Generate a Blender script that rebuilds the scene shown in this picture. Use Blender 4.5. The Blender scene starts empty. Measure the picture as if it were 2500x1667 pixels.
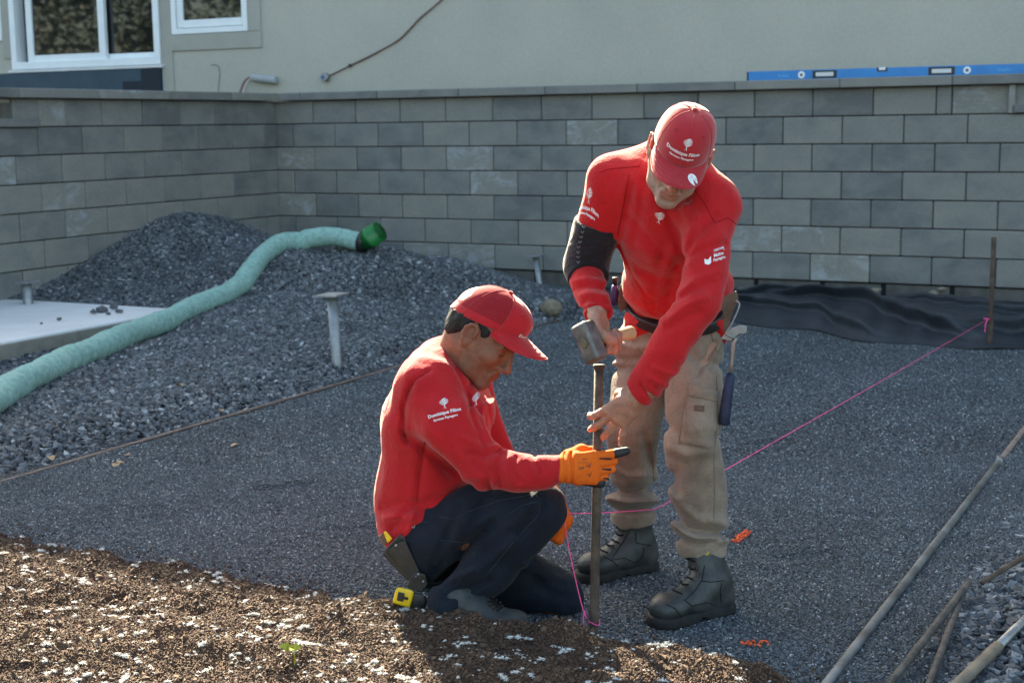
import bpy, bmesh, math, random
import numpy as np
from mathutils import Vector, Matrix
from mathutils.bvhtree import BVHTree
R = math.radians
random.seed(7); RNG = np.random.default_rng(11)
sc = bpy.context.scene
COL = sc.collection

# ------------------------------------------------------------------ camera, sky, sun, exposure
CAM_H, FPX, PITCH, ROLL = 1.41, 3545.0, 0.1485, 0.0135
cam_d = bpy.data.cameras.new('camera')
cam = bpy.data.objects.new('camera', cam_d); COL.objects.link(cam)
cam_d.sensor_width = 36.0; cam_d.lens = FPX / 2500 * 36
cam_d.clip_start = 0.05; cam_d.clip_end = 400
cam.matrix_world = (Matrix.Translation((0, 0, CAM_H)) @ Matrix.Rotation(R(90) - PITCH, 4, 'X') @ Matrix.Rotation(-ROLL, 4, 'Z'))
cam_d.dof.use_dof = True; cam_d.dof.focus_distance = 3.98; cam_d.dof.aperture_fstop = 6.3
sc.camera = cam

SUN_EL, SUN_AZ = R(33), R(-15)          # azimuth measured from +Y towards +X
wd = bpy.data.worlds.new('World'); sc.world = wd; wd.use_nodes = True
nt = wd.node_tree; bg = nt.nodes['Background']
sky = nt.nodes.new('ShaderNodeTexSky'); sky.sky_type = 'NISHITA'; sky.sun_disc = False
sky.sun_elevation = SUN_EL; sky.sun_rotation = SUN_AZ % (2 * math.pi)
sky.air_density = 1.0; sky.dust_density = 2.5; sky.ozone_density = 1.0
nt.links.new(sky.outputs[0], bg.inputs[0]); bg.inputs[1].default_value = 0.064
sd = bpy.data.lights.new('sun', 'SUN'); sd.energy = 5.0; sd.angle = R(0.55); sd.color = (1.0, 0.90, 0.78)
sun = bpy.data.objects.new('sun', sd); COL.objects.link(sun)
sv = Vector((math.sin(SUN_AZ) * math.cos(SUN_EL), math.cos(SUN_AZ) * math.cos(SUN_EL), math.sin(SUN_EL)))
sun.rotation_euler = sv.to_track_quat('Z', 'Y').to_euler()
vs = sc.view_settings
vs.view_transform = 'Standard'; vs.look = 'None'; vs.gamma = 1.0; vs.use_curve_mapping = False
vs.exposure = 3.22
vs.use_white_balance = True; vs.white_balance_temperature = 7300; vs.white_balance_tint = 1
sc.render.engine = 'CYCLES'
cy = sc.cycles
cy.use_denoising = True
cy.max_bounces = 6; cy.diffuse_bounces = 3; cy.glossy_bounces = 3; cy.transmission_bounces = 4
cy.caustics_reflective = False; cy.caustics_refractive = False
cy.sample_clamp_indirect = 6.0

# ------------------------------------------------------------------ survey helpers: where a sight line meets the ground, a plane or a depth
PX = 2500 / 2352
def ray(x, y):
    u, v = x * PX - 1250, y * PX - 833.5
    c, s = math.cos(ROLL), math.sin(ROLL)
    u, v = u * c - v * s, u * s + v * c
    dx, dy, dz = u / FPX, 1.0, -v / FPX
    return np.array([dx, dy * math.cos(PITCH) + dz * math.sin(PITCH), -dy * math.sin(PITCH) + dz * math.cos(PITCH)])
O3 = np.array([0, 0, CAM_H])
def G(x, y, z=0.0):
    d = ray(x, y); return O3 + d * ((z - CAM_H) / d[2])
def D(x, y, Y):
    d = ray(x, y); return O3 + d * (Y / d[1])
AX = np.array([.45974, .88805, 0.0]); BX = np.array([.88805, -.45974, 0.0])   # yard axes: away from the viewer / along the house
def YW(a, b, z=0.0):
    return AX * a + BX * b + np.array([0, 0, z])
WALL_A, WALL_B, HOUSE_A = 10.996, -8.096, 11.72
YAW = math.atan2(BX[1], BX[0])

# ------------------------------------------------------------------ object helpers
def tag(o, label=None, cat=None, group=None, kind=None):
    if label: o['label'] = label
    if cat: o['category'] = cat
    if group: o['group'] = group
    if kind: o['kind'] = kind
    return o
def link(o, parent=None):
    COL.objects.link(o)
    if parent is not None:
        o.parent = parent
        o.matrix_parent_inverse = parent_inv(parent)
    return o
def parent_inv(p):          # everything is modelled at its place in the yard, so world == basis
    return p.matrix_basis.inverted()
def empty(name, loc):
    o = bpy.data.objects.new(name, None); o.empty_display_size = .1
    o.location = Vector(loc); COL.objects.link(o); return o
def mesh(name, v, f, mat=None, parent=None, smooth=False):
    me = bpy.data.meshes.new(name)
    me.from_pydata([tuple(map(float, p)) for p in v], [], [tuple(int(i) for i in q) for q in f])
    me.validate(); me.update()
    return meobj(name, me, mat, parent, smooth)
def meobj(name, me, mat=None, parent=None, smooth=False):
    if mat is not None and not me.materials: me.materials.append(mat)
    if smooth: me.polygons.foreach_set('use_smooth', [True] * len(me.polygons))
    o = bpy.data.objects.new(name, me); return link(o, parent)
def bmobj(name, bm, mat, parent=None, smooth=False):
    bmesh.ops.recalc_face_normals(bm, faces=bm.faces)
    me = bpy.data.meshes.new(name); bm.to_mesh(me); bm.free()
    return meobj(name, me, mat, parent, smooth)
def frame(x, y, z, loc):
    m = Matrix.Identity(4)
    for i, a in enumerate((x, y, z)):
        for j in range(3): m[j][i] = float(a[j])
    for j in range(3): m[j][3] = float(loc[j])
    return m
def nrm(v):
    v = np.asarray(v, float); return v / (np.linalg.norm(v) + 1e-12)
def bm_box(bm, sx, sy, sz, M=None, bev=0.0, seg=1):
    b2 = bmesh.new(); bmesh.ops.create_cube(b2, size=1.0)
    for v in b2.verts: v.co = Vector((v.co.x * sx, v.co.y * sy, v.co.z * sz))
    if bev > 0: bmesh.ops.bevel(b2, geom=list(b2.edges), offset=bev, segments=seg, profile=.5, affect='EDGES')
    if M is not None: bmesh.ops.transform(b2, matrix=M, verts=b2.verts)
    me = bpy.data.meshes.new('t'); b2.to_mesh(me); b2.free(); bm.from_mesh(me); bpy.data.meshes.remove(me)
def box(name, size, M, mat, parent=None, bev=0.0, seg=1):
    bm = bmesh.new(); bm_box(bm, *size, M, bev, seg); return bmobj(name, bm, mat, parent)
def tube_data(pts, rad, n=10, cap=True, twist=0.0):
    pts = [np.asarray(p, float) for p in pts]; N = len(pts)
    rad = [rad] * N if np.isscalar(rad) else list(rad)
    V, F = [], []
    t0 = nrm(pts[1] - pts[0]); ref = np.array([0, 0, 1.0]) if abs(t0[2]) < .9 else np.array([1.0, 0, 0])
    u = nrm(np.cross(ref, t0))
    for i, p in enumerate(pts):
        t = nrm(pts[min(i + 1, N - 1)] - pts[max(i - 1, 0)])
        u = nrm(u - t * (u @ t)); w = np.cross(t, u)
        for k in range(n):
            a = 2 * math.pi * k / n
            V.append(p + rad[i] * (math.cos(a) * u + math.sin(a) * w))
    for i in range(N - 1):
        for k in range(n):
            F.append((i * n + k, i * n + (k + 1) % n, (i + 1) * n + (k + 1) % n, (i + 1) * n + k))
    if cap:
        F.append(tuple(range(n - 1, -1, -1))); F.append(tuple((N - 1) * n + k for k in range(n)))
    return V, F
def tube(name, pts, rad, mat, parent=None, n=10, smooth=True):
    V, F = tube_data(pts, rad, n); return mesh(name, V, F, mat, parent, smooth)
def spline(pts, n=12):
    P = [np.asarray(p, float) for p in pts]; P = [2 * P[0] - P[1]] + P + [2 * P[-1] - P[-2]]
    out = []
    for i in range(1, len(P) - 2):
        for k in range(n):
            t = k / n; a, b, c, d = P[i - 1], P[i], P[i + 1], P[i + 2]
            out.append(.5 * (2 * b + (c - a) * t + (2 * a - 5 * b + 4 * c - d) * t * t + (3 * b - a - 3 * c + d) * t ** 3))
    out.append(P[-2]); return out

# ------------------------------------------------------------------ materials
def lin(c):   # an sRGB 0..255 triple -> linear
    return tuple(((x / 255) / 12.92 if x / 255 <= .04045 else ((x / 255 + .055) / 1.055) ** 2.4) for x in c)
class NT:
    def __init__(s, m): s.t = m.node_tree; s.n = s.t.nodes; s.l = s.t.links
    def add(s, typ, **kw):
        nd = s.n.new(typ)
        for k, v in kw.items():
            if k.startswith('i_'): nd.inputs[k[2:].replace('_', ' ')].default_value = v
            else: setattr(nd, k, v)
        return nd
    def lk(s, a, b): s.l.new(a, b)
    def ramp(s, fac, stops, interp='LINEAR'):
        r = s.add('ShaderNodeValToRGB'); r.color_ramp.interpolation = interp; e = r.color_ramp.elements
        while len(e) < len(stops): e.new(.5)
        for q, (p, c) in zip(e, stops):
            q.position = p; q.color = (c, c, c, 1) if np.isscalar(c) else (*c, 1)
        s.lk(fac, r.inputs[0]); return r.outputs[0]
    def noise(s, scale, det=3.0, rough=.55, vec=None, dist=0.0, out=0):
        nd = s.add('ShaderNodeTexNoise', i_Scale=scale, i_Detail=det, i_Roughness=rough, i_Distortion=dist)
        if vec is not None: s.lk(vec, nd.inputs['Vector'])
        return nd.outputs[out]
    def mix(s, fac, a, b, mode='MIX'):
        m = s.add('ShaderNodeMix', data_type='RGBA', blend_type=mode)
        for sock, v in ((m.inputs[0], fac), (m.inputs[6], a), (m.inputs[7], b)):
            if hasattr(v, 'links'): s.lk(v, sock)
            elif np.isscalar(v): sock.default_value = v
            else: sock.default_value = (*v, 1) if len(v) == 3 else v
        return m.outputs[2]
    def math(s, op, a, b=None, clamp=False):
        m = s.add('ShaderNodeMath', operation=op, use_clamp=clamp)
        for i, v in enumerate((a, b)):
            if v is None: continue
            if hasattr(v, 'links'): s.lk(v, m.inputs[i])
            else: m.inputs[i].default_value = v
        return m.outputs[0]
def mat(name, col=(.5, .5, .5), rough=.7, spec=.5, metal=0.0, **kw):
    m = bpy.data.materials.new(name); m.use_nodes = True
    b = m.node_tree.nodes['Principled BSDF']
    b.inputs['Base Color'].default_value = (*col, 1); b.inputs['Roughness'].default_value = rough
    b.inputs['Metallic'].default_value = metal; b.inputs['Specular IOR Level'].default_value = spec
    for k, v in kw.items(): b.inputs[k.replace('_', ' ')].default_value = v
    return m, NT(m), b
def bump(n, b, h, strength=.4, dist=.01):
    bp = n.add('ShaderNodeBump', i_Strength=strength, i_Distance=dist); n.lk(h, bp.inputs['Height']); n.lk(bp.outputs[0], b.inputs['Normal'])
def vari(name, c1, c2, scale=20, rough=.7, spec=.4, metal=0.0, bs=.25, bd=.004, bscale=None, det=4, **kw):
    """two-tone noise material with fine relief"""
    m, n, b = mat(name, c1, rough, spec, metal, **kw)
    tc = n.add('ShaderNodeTexCoord').outputs['Object']
    f = n.noise(scale, det, .6, tc); c = n.ramp(f, [(.35, c1), (.65, c2)]); n.lk(c, b.inputs['Base Color'])
    if bs: bump(n, b, n.noise(bscale or scale * 4, 3, .6, tc), bs, bd)
    return m

# ================================================================== MATERIALS OF THE SETTING
def m_block():
    m, n, b = mat('split_block', (.2, .2, .2), .9, .25)
    oi = n.add('ShaderNodeObjectInfo'); tc = n.add('ShaderNodeTexCoord').outputs['Object']
    off = n.add('ShaderNodeVectorMath', operation='ADD'); n.lk(tc, off.inputs[0])
    sc_ = n.add('ShaderNodeVectorMath', operation='SCALE'); sc_.inputs[0].default_value = (37, 91, 53); n.lk(oi.outputs['Random'], sc_.inputs['Scale']); n.lk(sc_.outputs[0], off.inputs[1])
    st = n.add('ShaderNodeMapping'); st.inputs['Scale'].default_value = (1.0, 1.0, 1.5); n.lk(off.outputs[0], st.inputs[0])
    v = st.outputs[0]
    f1 = n.ramp(n.noise(4.0, 3, .55, v, .2), [(.25, .30), (.75, .70)])
    rsh = n.math('MULTIPLY_ADD', oi.outputs['Random'], .40); n.t.nodes[-1].inputs[2].default_value = -.20
    f = n.math('ADD', f1, rsh)
    c = n.ramp(f, [(.22, (.138, .139, .138)), (.48, (.205, .203, .189)), (.78, (.252, .240, .211))])
    fine = n.ramp(n.noise(60, 3, .7, v), [(.2, .80), (.8, 1.15)]); c = n.mix(1.0, c, fine, 'MULTIPLY')
    w = n.math('GREATER_THAN', oi.outputs['Random'], .90)
    wp = n.ramp(n.noise(6, 5, .7, v, .8), [(.50, 0.0), (.68, .75)])
    c = n.mix(n.math('MULTIPLY', w, wp), c, (.36, .38, .40)); n.lk(c, b.inputs['Base Color'])
    bump(n, b, n.noise(75, 4, .65, v), .30, .006)
    return m
def m_stucco():
    m, n, b = mat('stucco', (.42, .40, .35), .95, .15)
    tc = n.add('ShaderNodeTexCoord').outputs['Object']
    c = n.ramp(n.noise(.9, 4, .6, tc), [(.3, (.405, .385, .335)), (.7, (.475, .445, .38))])
    c = n.mix(1.0, c, n.ramp(n.noise(40, 3, .7, tc), [(.25, .90), (.75, 1.06)]), 'MULTIPLY')
    n.lk(c, b.inputs['Base Color']); bump(n, b, n.noise(160, 3, .7, tc), .35, .004)
    return m
def m_stone(name, stops, rough=.75):
    """crushed stone: each piece its own shade"""
    m, n, b = mat(name, (.1, .1, .1), rough, .45)
    oi = n.add('ShaderNodeObjectInfo'); tc = n.add('ShaderNodeTexCoord').outputs['Object']
    c = n.ramp(oi.outputs['Random'], stops)
    c = n.mix(1.0, c, n.ramp(n.noise(1.3, 3, .6, tc), [(.25, .75), (.75, 1.25)]), 'MULTIPLY')
    ps = n.add('ShaderNodeNewGeometry').outputs['Position']; c = n.mix(1.0, c, n.ramp(n.noise(1.6, 4, .6, ps, .5), [(.3, .80), (.7, 1.18)]), 'MULTIPLY'); n.lk(c, b.inputs['Base Color'])
    return m
def m_finegravel():
    m, n, b = mat('fine_gravel_bed', (.08, .085, .09), .9, .3)
    tc = n.add('ShaderNodeTexCoord').outputs['Object']
    vo = n.add('ShaderNodeTexVoronoi', i_Scale=130.0); n.lk(tc, vo.inputs['Vector'])
    sp = n.add('ShaderNodeSeparateColor'); n.lk(vo.outputs['Color'], sp.inputs[0])
    c = n.ramp(sp.outputs[0], [(0, (.024, .028, .033)), (.6, (.054, .061, .069)), (.9, (.10, .108, .117)), (1, (.24, .25, .26))])
    big = n.ramp(n.noise(.8, 3, .6, tc), [(.3, .85), (.7, 1.12)]); c = n.mix(1.0, c, big, 'MULTIPLY')
    n.lk(c, b.inputs['Base Color'])
    h = n.math('ADD', n.math('MULTIPLY', vo.outputs['Distance'], -60.0), n.noise(210, 3, .6, tc))
    bump(n, b, h, .6, .006)
    return m
def m_soil():
    m, n, b = mat('soil', (.06, .04, .03), .95, .15)
    tc = n.add('ShaderNodeTexCoord').outputs['Object']
    c = n.ramp(n.noise(9, 5, .65, tc), [(.3, (.046, .027, .018)), (.55, (.084, .049, .032)), (.75, (.135, .080, .052))])
    c = n.mix(1.0, c, n.ramp(n.noise(120, 3, .7, tc), [(.3, .55), (.7, 1.35)]), 'MULTIPLY'); n.lk(c, b.inputs['Base Color'])
    bump(n, b, n.noise(150, 4, .7, tc), .9, .012)
    return m
M_BLOCK, M_STUCCO, M_FINE, M_SOIL = m_block(), m_stucco(), m_finegravel(), m_soil()
M_STONE = m_stone('crushed_stone', [(0, (.034, .039, .046)), (.45, (.070, .078, .087)), (.8, (.122, .131, .141)), (.95, (.18, .19, .20)), (1, (.36, .37, .38))])
M_CHIP = m_stone('stone_chip', [(0, (.040, .047, .054)), (.5, (.072, .084, .094)), (.85, (.112, .127, .139)), (.965, (.19, .205, .215)), (1, (.40, .41, .42))])
M_CLOD = m_stone('soil_clod', [(0, (.036, .021, .014)), (.5, (.074, .043, .027)), (1, (.145, .088, .056))], .95)
M_FLUFF = mat('seed_fluff', (.72, .70, .66), .9, .1)[0]
M_WHITE = vari('white_vinyl', (.74, .77, .79), (.80, .82, .83), 6, .45, .4, bs=0)
M_TRIM = vari('stucco_trim', (.34, .325, .285), (.38, .365, .32), 3, .9, .2, bscale=150, bs=.25)
M_DARK = mat('dark_gap', (.02, .02, .022), .9, .1)[0]
M_BLUEB = vari('blue_membrane', (.014, .042, .070), (.022, .058, .09), 5, .55, .4, bs=.1)
M_NAVY = mat('navy_flap', (.006, .014, .026), .6, .3)[0]
M_GLASS = mat('window_glass', (.010, .012, .012), .03, .9)[0]
M_CONC = vari('smooth_concrete', (.58, .575, .57), (.66, .655, .65), 3, .85, .3, bscale=90, bs=.15)
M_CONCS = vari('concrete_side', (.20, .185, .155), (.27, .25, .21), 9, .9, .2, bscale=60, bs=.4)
M_GALV = vari('galvanised_steel', (.24, .25, .255), (.36, .37, .375), 14, .55, .5, .75, bs=.12)
M_STEEL = vari('scuffed_steel', (.15, .14, .13), (.33, .33, .325), 9, .42, .5, .6, bs=.25, bscale=50)
M_RUST = vari('rusty_steel', (.055, .040, .031), (.12, .085, .062), 18, .8, .3, .25, bs=.4, bscale=90)
M_COPPER = vari('rusty_rail', (.19, .135, .108), (.28, .205, .168), 12, .75, .3, .15, bs=.2)
M_PINK = mat('pink_string', (.85, .09, .28), .6, .3)[0]

# ================================================================== SETTING
def grid_sheet(name, xs, ys, zf, mat_, smooth=True, kind='structure'):
    X, Y = np.meshgrid(xs, ys, indexing='ij'); Z = zf(X, Y)
    nx, ny = X.shape; V = np.stack([X, Y, Z], -1).reshape(-1, 3)
    i = np.arange((nx - 1) * (ny - 1)); r, c = i // (ny - 1), i % (ny - 1)
    a = r * ny + c; F = np.stack([a, a + ny, a + ny + 1, a + 1], 1)
    o = mesh_np(name, V, F, mat_, None, smooth); tag(o, kind=kind); return o
def mesh_np(name, V, F, mat_, parent=None, smooth=True):
    me = bpy.data.meshes.new(name); V = np.asarray(V, np.float32); F = np.asarray(F, np.int32); k = F.shape[1]
    me.vertices.add(len(V)); me.vertices.foreach_set('co', V.ravel())
    me.loops.add(F.size); me.loops.foreach_set('vertex_index', F.ravel())
    me.polygons.add(len(F)); me.polygons.foreach_set('loop_start', np.arange(0, F.size, k)); me.polygons.foreach_set('loop_total', np.full(len(F), k))
    me.update(calc_edges=True); me.validate()
    return meobj(name, me, mat_, parent, smooth)
def sines(seed, n, f0, f1):
    g = np.random.default_rng(seed); a = g.uniform(0, 2 * np.pi, n); f = np.exp(g.uniform(np.log(f0), np.log(f1), n)); ph = g.uniform(0, 6.28, n)
    kx, ky = np.cos(a) * f, np.sin(a) * f; am = (f0 / f) ** .8
    return lambda X, Y: sum(am[i] * np.sin(kx[i] * X + ky[i] * Y + ph[i]) for i in range(n)) / np.sqrt((am ** 2).sum())
def sstep(x, a, b):
    t = np.clip((x - a) / (b - a), 0, 1); return t * t * (3 - 2 * t)
RAIL_L, RAIL_R = -4.483, -.910      # b-coordinates of the two screed rails
nA, nB, nC = sines(1, 14, 1.2, 6), sines(2, 24, 8, 60), sines(3, 30, 20, 160)

# -- the ground sheet, far beyond the view
xs = np.concatenate([[-120, -60, -30, -15], np.linspace(-9, 9, 37), [15, 30, 60, 120]])
grid_sheet('ground', xs, xs + 7, lambda X, Y: 0 * X - .03, M_FINE)
# -- levelled bed of fine gravel between the rails
def pad_z(X, Y):
    z = .006 * nA(X, Y) + .0018 * nB(X, Y)
    for (x, y, a, l) in ((.95, 4.6, .4, .14), (1.25, 5.1, -.3, .14), (.75, 5.3, .8, .13), (-.55, 5.0, .2, .14), (-.9, 5.6, .5, .14), (1.5, 4.7, 1.0, .13), (.2, 5.6, .1, .14), (-.2, 6.2, .7, .14), (1.1, 6.3, .3, .14)):
        u, v = (X - x) * math.cos(a) + (Y - y) * math.sin(a), -(X - x) * math.sin(a) + (Y - y) * math.cos(a); d = np.sqrt((u / l) ** 2 + (v / .05) ** 2); z = z - .010 * np.exp(-d ** 4) + .005 * np.exp(-((d - 1.25) / .22) ** 2)
    return z
A_, B_ = np.meshgrid(np.linspace(.2, 10.9, 330), np.linspace(RAIL_L - .15, 1.6, 190), indexing='ij')
Pp = AX[None, None] * A_[..., None] + BX[None, None] * B_[..., None]
Pp[..., 2] = pad_z(Pp[..., 0], Pp[..., 1])
def quads(nx, ny):
    i = np.arange((nx - 1) * (ny - 1)); r, c = i // (ny - 1), i % (ny - 1); a = r * ny + c
    return np.stack([a, a + 1, a + ny + 1, a + ny], 1)
pad = tag(mesh_np('gravel_bed', Pp.reshape(-1, 3), quads(*A_.shape), M_FINE), kind='structure')

# -- heaped coarse gravel on the left
PK = np.array([-2.74, 12.2])
def mound_z(a, b, X, Y):
    w = RAIL_L - b                                       # metres to the left of the left rail
    z = -.03 + (.11 * sstep(w, -.02, .35) + .05 * sstep(w, .3, 1.6)) * (1 - .75 * sstep(b, -6.2, -5.2) * sstep(a, 9.4, 10.5))
    z = z + .13 * sstep(w, 2.3, 3.5) * sstep(a, 7.2, 8.6)
    z = z - .075 * np.exp(-((b + 6.30) / .22) ** 2) * (1 - sstep(a, 6.9, 7.5))
    r1 = np.hypot((X - PK[0]) / 1.0, (Y - PK[1]) / 1.15); h1 = .45 * np.exp(-(r1 / .86) ** 2 * .9)
    # long ridge that carries the hose end and runs towards the back wall
    h2 = 0
    for (x, y, hh, rr) in ((-1.75, 11.1, .36, .80), (-1.15, 11.25, .36, .80), (-.55, 11.5, .24, .85), (-.05, 11.8, .07, .70), (-1.5, 10.3, .12, .9)):
        h2 = np.maximum(h2, hh * np.exp(-(np.hypot(X - x, Y - y) / rr) ** 2))
    z = z + np.maximum(h1, h2) + .35 * np.minimum(h1, h2)
    z = z + .018 * nA(X * 1.3, Y * 1.3) * sstep(w, .1, .6)
    return z
def mound_at(x, y):
    a, b = x * AX[0] + y * AX[1], x * BX[0] + y * BX[1]
    return float(mound_z(np.float64(a), np.float64(b), np.float64(x), np.float64(y)))
A2, B2 = np.meshgrid(np.linspace(1.5, 10.99, 190), np.linspace(WALL_B - .01, RAIL_L + .04, 84), indexing='ij')
def extra_right(n0=84):
    return None
P2 = AX[None, None] * A2[..., None] + BX[None, None] * B2[..., None]
P2[..., 2] = mound_z(A2, B2, P2[..., 0], P2[..., 1])
mound = tag(mesh_np('gravel_heap', P2.reshape(-1, 3), quads(*A2.shape), M_FINE), kind='structure')
# the heap spills past the rail line in front of the back wall
A3, B3 = np.meshgrid(np.linspace(8.9, 10.99, 50), np.linspace(RAIL_L + .03, -3.0, 40), indexing='ij')
P3 = AX[None, None] * A3[..., None] + BX[None, None] * B3[..., None]
def spill_z(a, b, X, Y):
    e = sstep(a, 9.25 + .25 * (b - RAIL_L), 10.1) * sstep(-b, 3.0, 4.0)
    return -.02 + e * (.02 + mound_z(a, np.minimum(b, RAIL_L - .4), X, Y))
P3[..., 2] = spill_z(A3, B3, P3[..., 0], P3[..., 1])
spill = tag(mesh_np('gravel_heap_toe', P3.reshape(-1, 3), quads(*A3.shape), M_FINE), kind='structure')
# coarse gravel strip to the right of the right rail
A4, B4 = np.meshgrid(np.linspace(.3, 6.5, 90), np.linspace(RAIL_R + .10, 2.2, 50), indexing='ij')
P4 = AX[None, None] * A4[..., None] + BX[None, None] * B4[..., None]
P4[..., 2] = -.012 + .035 * sstep(B4, RAIL_R + .18, RAIL_R + .6) + .012 * nA(P4[..., 0] * 2, P4[..., 1] * 2) * sstep(B4, RAIL_R + .2, RAIL_R + .5)
strip = tag(mesh_np('gravel_strip', P4.reshape(-1, 3), quads(*A4.shape), M_FINE), kind='structure')

# -- planting soil in the foreground
EDGE = np.array([(-6.0, 7.2), (-3.2, 5.72), (-1.80, 4.96), (-1.36, 4.70), (-.94, 4.46), (-.70, 4.30), (-.40, 4.10), (-.12, 3.945), (.05, 3.86), (.26, 3.83), (.45, 3.70), (.68, 3.50), (1.0, 3.26), (1.6, 2.9), (3.2, 2.2), (7, .6)])
def soil_edge(X): return np.interp(X, EDGE[:, 0], EDGE[:, 1]) + .018 * np.sin(X * 17) + .012 * np.sin(X * 41 + 1) + .008 * np.sin(X * 97)
def soil_z(X, Y):
    s = soil_edge(X) - Y
    k = 1 + .5 * np.sin(X * 2.1 + .6)
    z = -.035 + .085 * sstep(s, -.03, .13) + .030 * sstep(s, .1, .55) * k
    fl = sstep(s, .0, .08)
    z = z + fl * (.014 * nA(X * 2.2, Y * 2.2) + .010 * nB(X, Y) + .0065 * nC(X, Y))
    # little hump beside the stake and in front of the boot
    for (x, y, h, r) in ((.14, 3.76, .035, .10), (-.16, 3.86, .035, .12), (-.05, 3.74, .025, .10), (-.45, 3.96, .03, .12), (.52, 3.5, .03, .15)):
        z = z + h * np.exp(-((X - x) ** 2 + (Y - y) ** 2) / r ** 2)
    return z
xs = np.concatenate([np.linspace(-6, -2.05, 40), np.linspace(-2.0, 1.25, 420), np.linspace(1.3, 4.5, 30)])
ts = np.concatenate([np.linspace(-.04, .35, 60), np.linspace(.36, 1.45, 130), np.linspace(1.5, 5.0, 25)])
Xs, Ts = np.meshgrid(xs, ts, indexing='ij'); Ys = soil_edge(Xs) - Ts
Zs = soil_z(Xs, Ys)
soil = tag(mesh_np('soil_bed', np.stack([Xs, Ys, Zs], -1).reshape(-1, 3), quads(*Xs.shape), M_SOIL), kind='structure')

# ------------------------------------------------------------------ scattered loose pieces (geometry nodes, one object each)
def scatter(name, tri_pts, dens, size, mat_, flat=.6, jit=.45, seed=1, subdiv=1, lumps=1.0, lift=0.0):
    """tri_pts: (grid P, keep mask function) -> emitter sheet; pieces are rough ico-spheres"""
    V, F = tri_pts
    o = mesh_np(name, V, F, mat_, None, False); tag(o, kind='stuff')
    ng = bpy.data.node_groups.new(name + '_nodes', 'GeometryNodeTree')
    ng.interface.new_socket('Geometry', in_out='INPUT', socket_type='NodeSocketGeometry')
    ng.interface.new_socket('Geometry', in_out='OUTPUT', socket_type='NodeSocketGeometry')
    N = ng.nodes; L = ng.links
    gi, go = N.new('NodeGroupInput'), N.new('NodeGroupOutput')
    dp = N.new('GeometryNodeDistributePointsOnFaces'); dp.inputs['Density'].default_value = dens; dp.inputs['Seed'].default_value = seed
    L.new(gi.outputs[0], dp.inputs['Mesh'])
    jo = N.new('GeometryNodeJoinGeometry')
    for k in range(4):
        ic = N.new('GeometryNodeMeshIcoSphere'); ic.inputs['Radius'].default_value = 1.0; ic.inputs['Subdivisions'].default_value = subdiv
        sp = N.new('GeometryNodeSetPosition'); no = N.new('ShaderNodeTexNoise'); no.noise_dimensions = '4D'
        no.inputs['Scale'].default_value = .9 + .25 * k; no.inputs['W'].default_value = k * 7.3 + seed; no.inputs['Detail'].default_value = 1.0
        sb = N.new('ShaderNodeVectorMath'); sb.operation = 'SUBTRACT'; sb.inputs[1].default_value = (.5, .5, .5)
        sl = N.new('ShaderNodeVectorMath'); sl.operation = 'SCALE'; sl.inputs['Scale'].default_value = 2.2 * lumps
        L.new(no.outputs['Color'], sb.inputs[0]); L.new(sb.outputs[0], sl.inputs[0]); L.new(sl.outputs[0], sp.inputs['Offset'])
        L.new(ic.outputs[0], sp.inputs['Geometry'])
        gt = N.new('GeometryNodeGeometryToInstance'); 
        sm = N.new('GeometryNodeSetMaterial'); sm.inputs['Material'].default_value = mat_
        L.new(sp.outputs[0], sm.inputs['Geometry']); L.new(sm.outputs[0], gt.inputs[0]); L.new(gt.outputs[0], jo.inputs[0])
    ip = N.new('GeometryNodeInstanceOnPoints'); ip.inputs['Pick Instance'].default_value = True
    L.new(dp.outputs['Points'], ip.inputs['Points']); L.new(jo.outputs[0], ip.inputs['Instance'])
    ri = N.new('FunctionNodeRandomValue'); ri.data_type = 'INT'; ri.inputs[4].default_value = 0; ri.inputs[5].default_value = 3; L.new(ri.outputs[2], ip.inputs['Instance Index'])
    rr = N.new('FunctionNodeRandomValue'); rr.data_type = 'FLOAT_VECTOR'; rr.inputs[0].default_value = (-.7, -.7, 0); rr.inputs[1].default_value = (.7, .7, 6.28)
    L.new(rr.outputs[0], ip.inputs['Rotation'])
    rs = N.new('FunctionNodeRandomValue'); rs.data_type = 'FLOAT_VECTOR'
    lo, hi = size * (1 - jit), size * (1 + jit)
    rs.inputs[0].default_value = (lo, lo * .8, lo * flat); rs.inputs[1].default_value = (hi, hi * .9, hi * flat * 1.15); rs.inputs['Seed'].default_value = 5
    L.new(rs.outputs[0], ip.inputs['Scale'])
    last = ip.outputs[0]
    if lift:
        ti = N.new('GeometryNodeTranslateInstances'); ti.inputs['Translation'].default_value = (0, 0, lift); ti.inputs['Local Space'].default_value = False
        L.new(last, ti.inputs[0]); last = ti.outputs[0]
    L.new(last, go.inputs[0])
    md = o.modifiers.new('scatter', 'NODES'); md.node_group = ng
    return o
def sub_sheet(P, keep):
    nx, ny = P.shape[:2]; F = quads(nx, ny); V = P.reshape(-1, 3)
    c = V[F].mean(1); F = F[keep(c)]; used, inv = np.unique(F, return_inverse=True)
    return V[used], inv.reshape(F.shape)
def in_view(c, m=.04, ymax=99):      # roughly what a visitor standing about here can see
    return (np.abs(c[:, 0]) < (c[:, 1] * .36 + .25)) & (c[:, 1] < ymax) & (c[:, 1] > 2.6)
bco = lambda c: c[:, 0] * BX[0] + c[:, 1] * BX[1]
aco = lambda c: c[:, 0] * AX[0] + c[:, 1] * AX[1]
on_pad = lambda c: (bco(c) > RAIL_L + .01) & (bco(c) < RAIL_R + .45) & (c[:, 1] > soil_edge(c[:, 0]) - .10)
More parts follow.
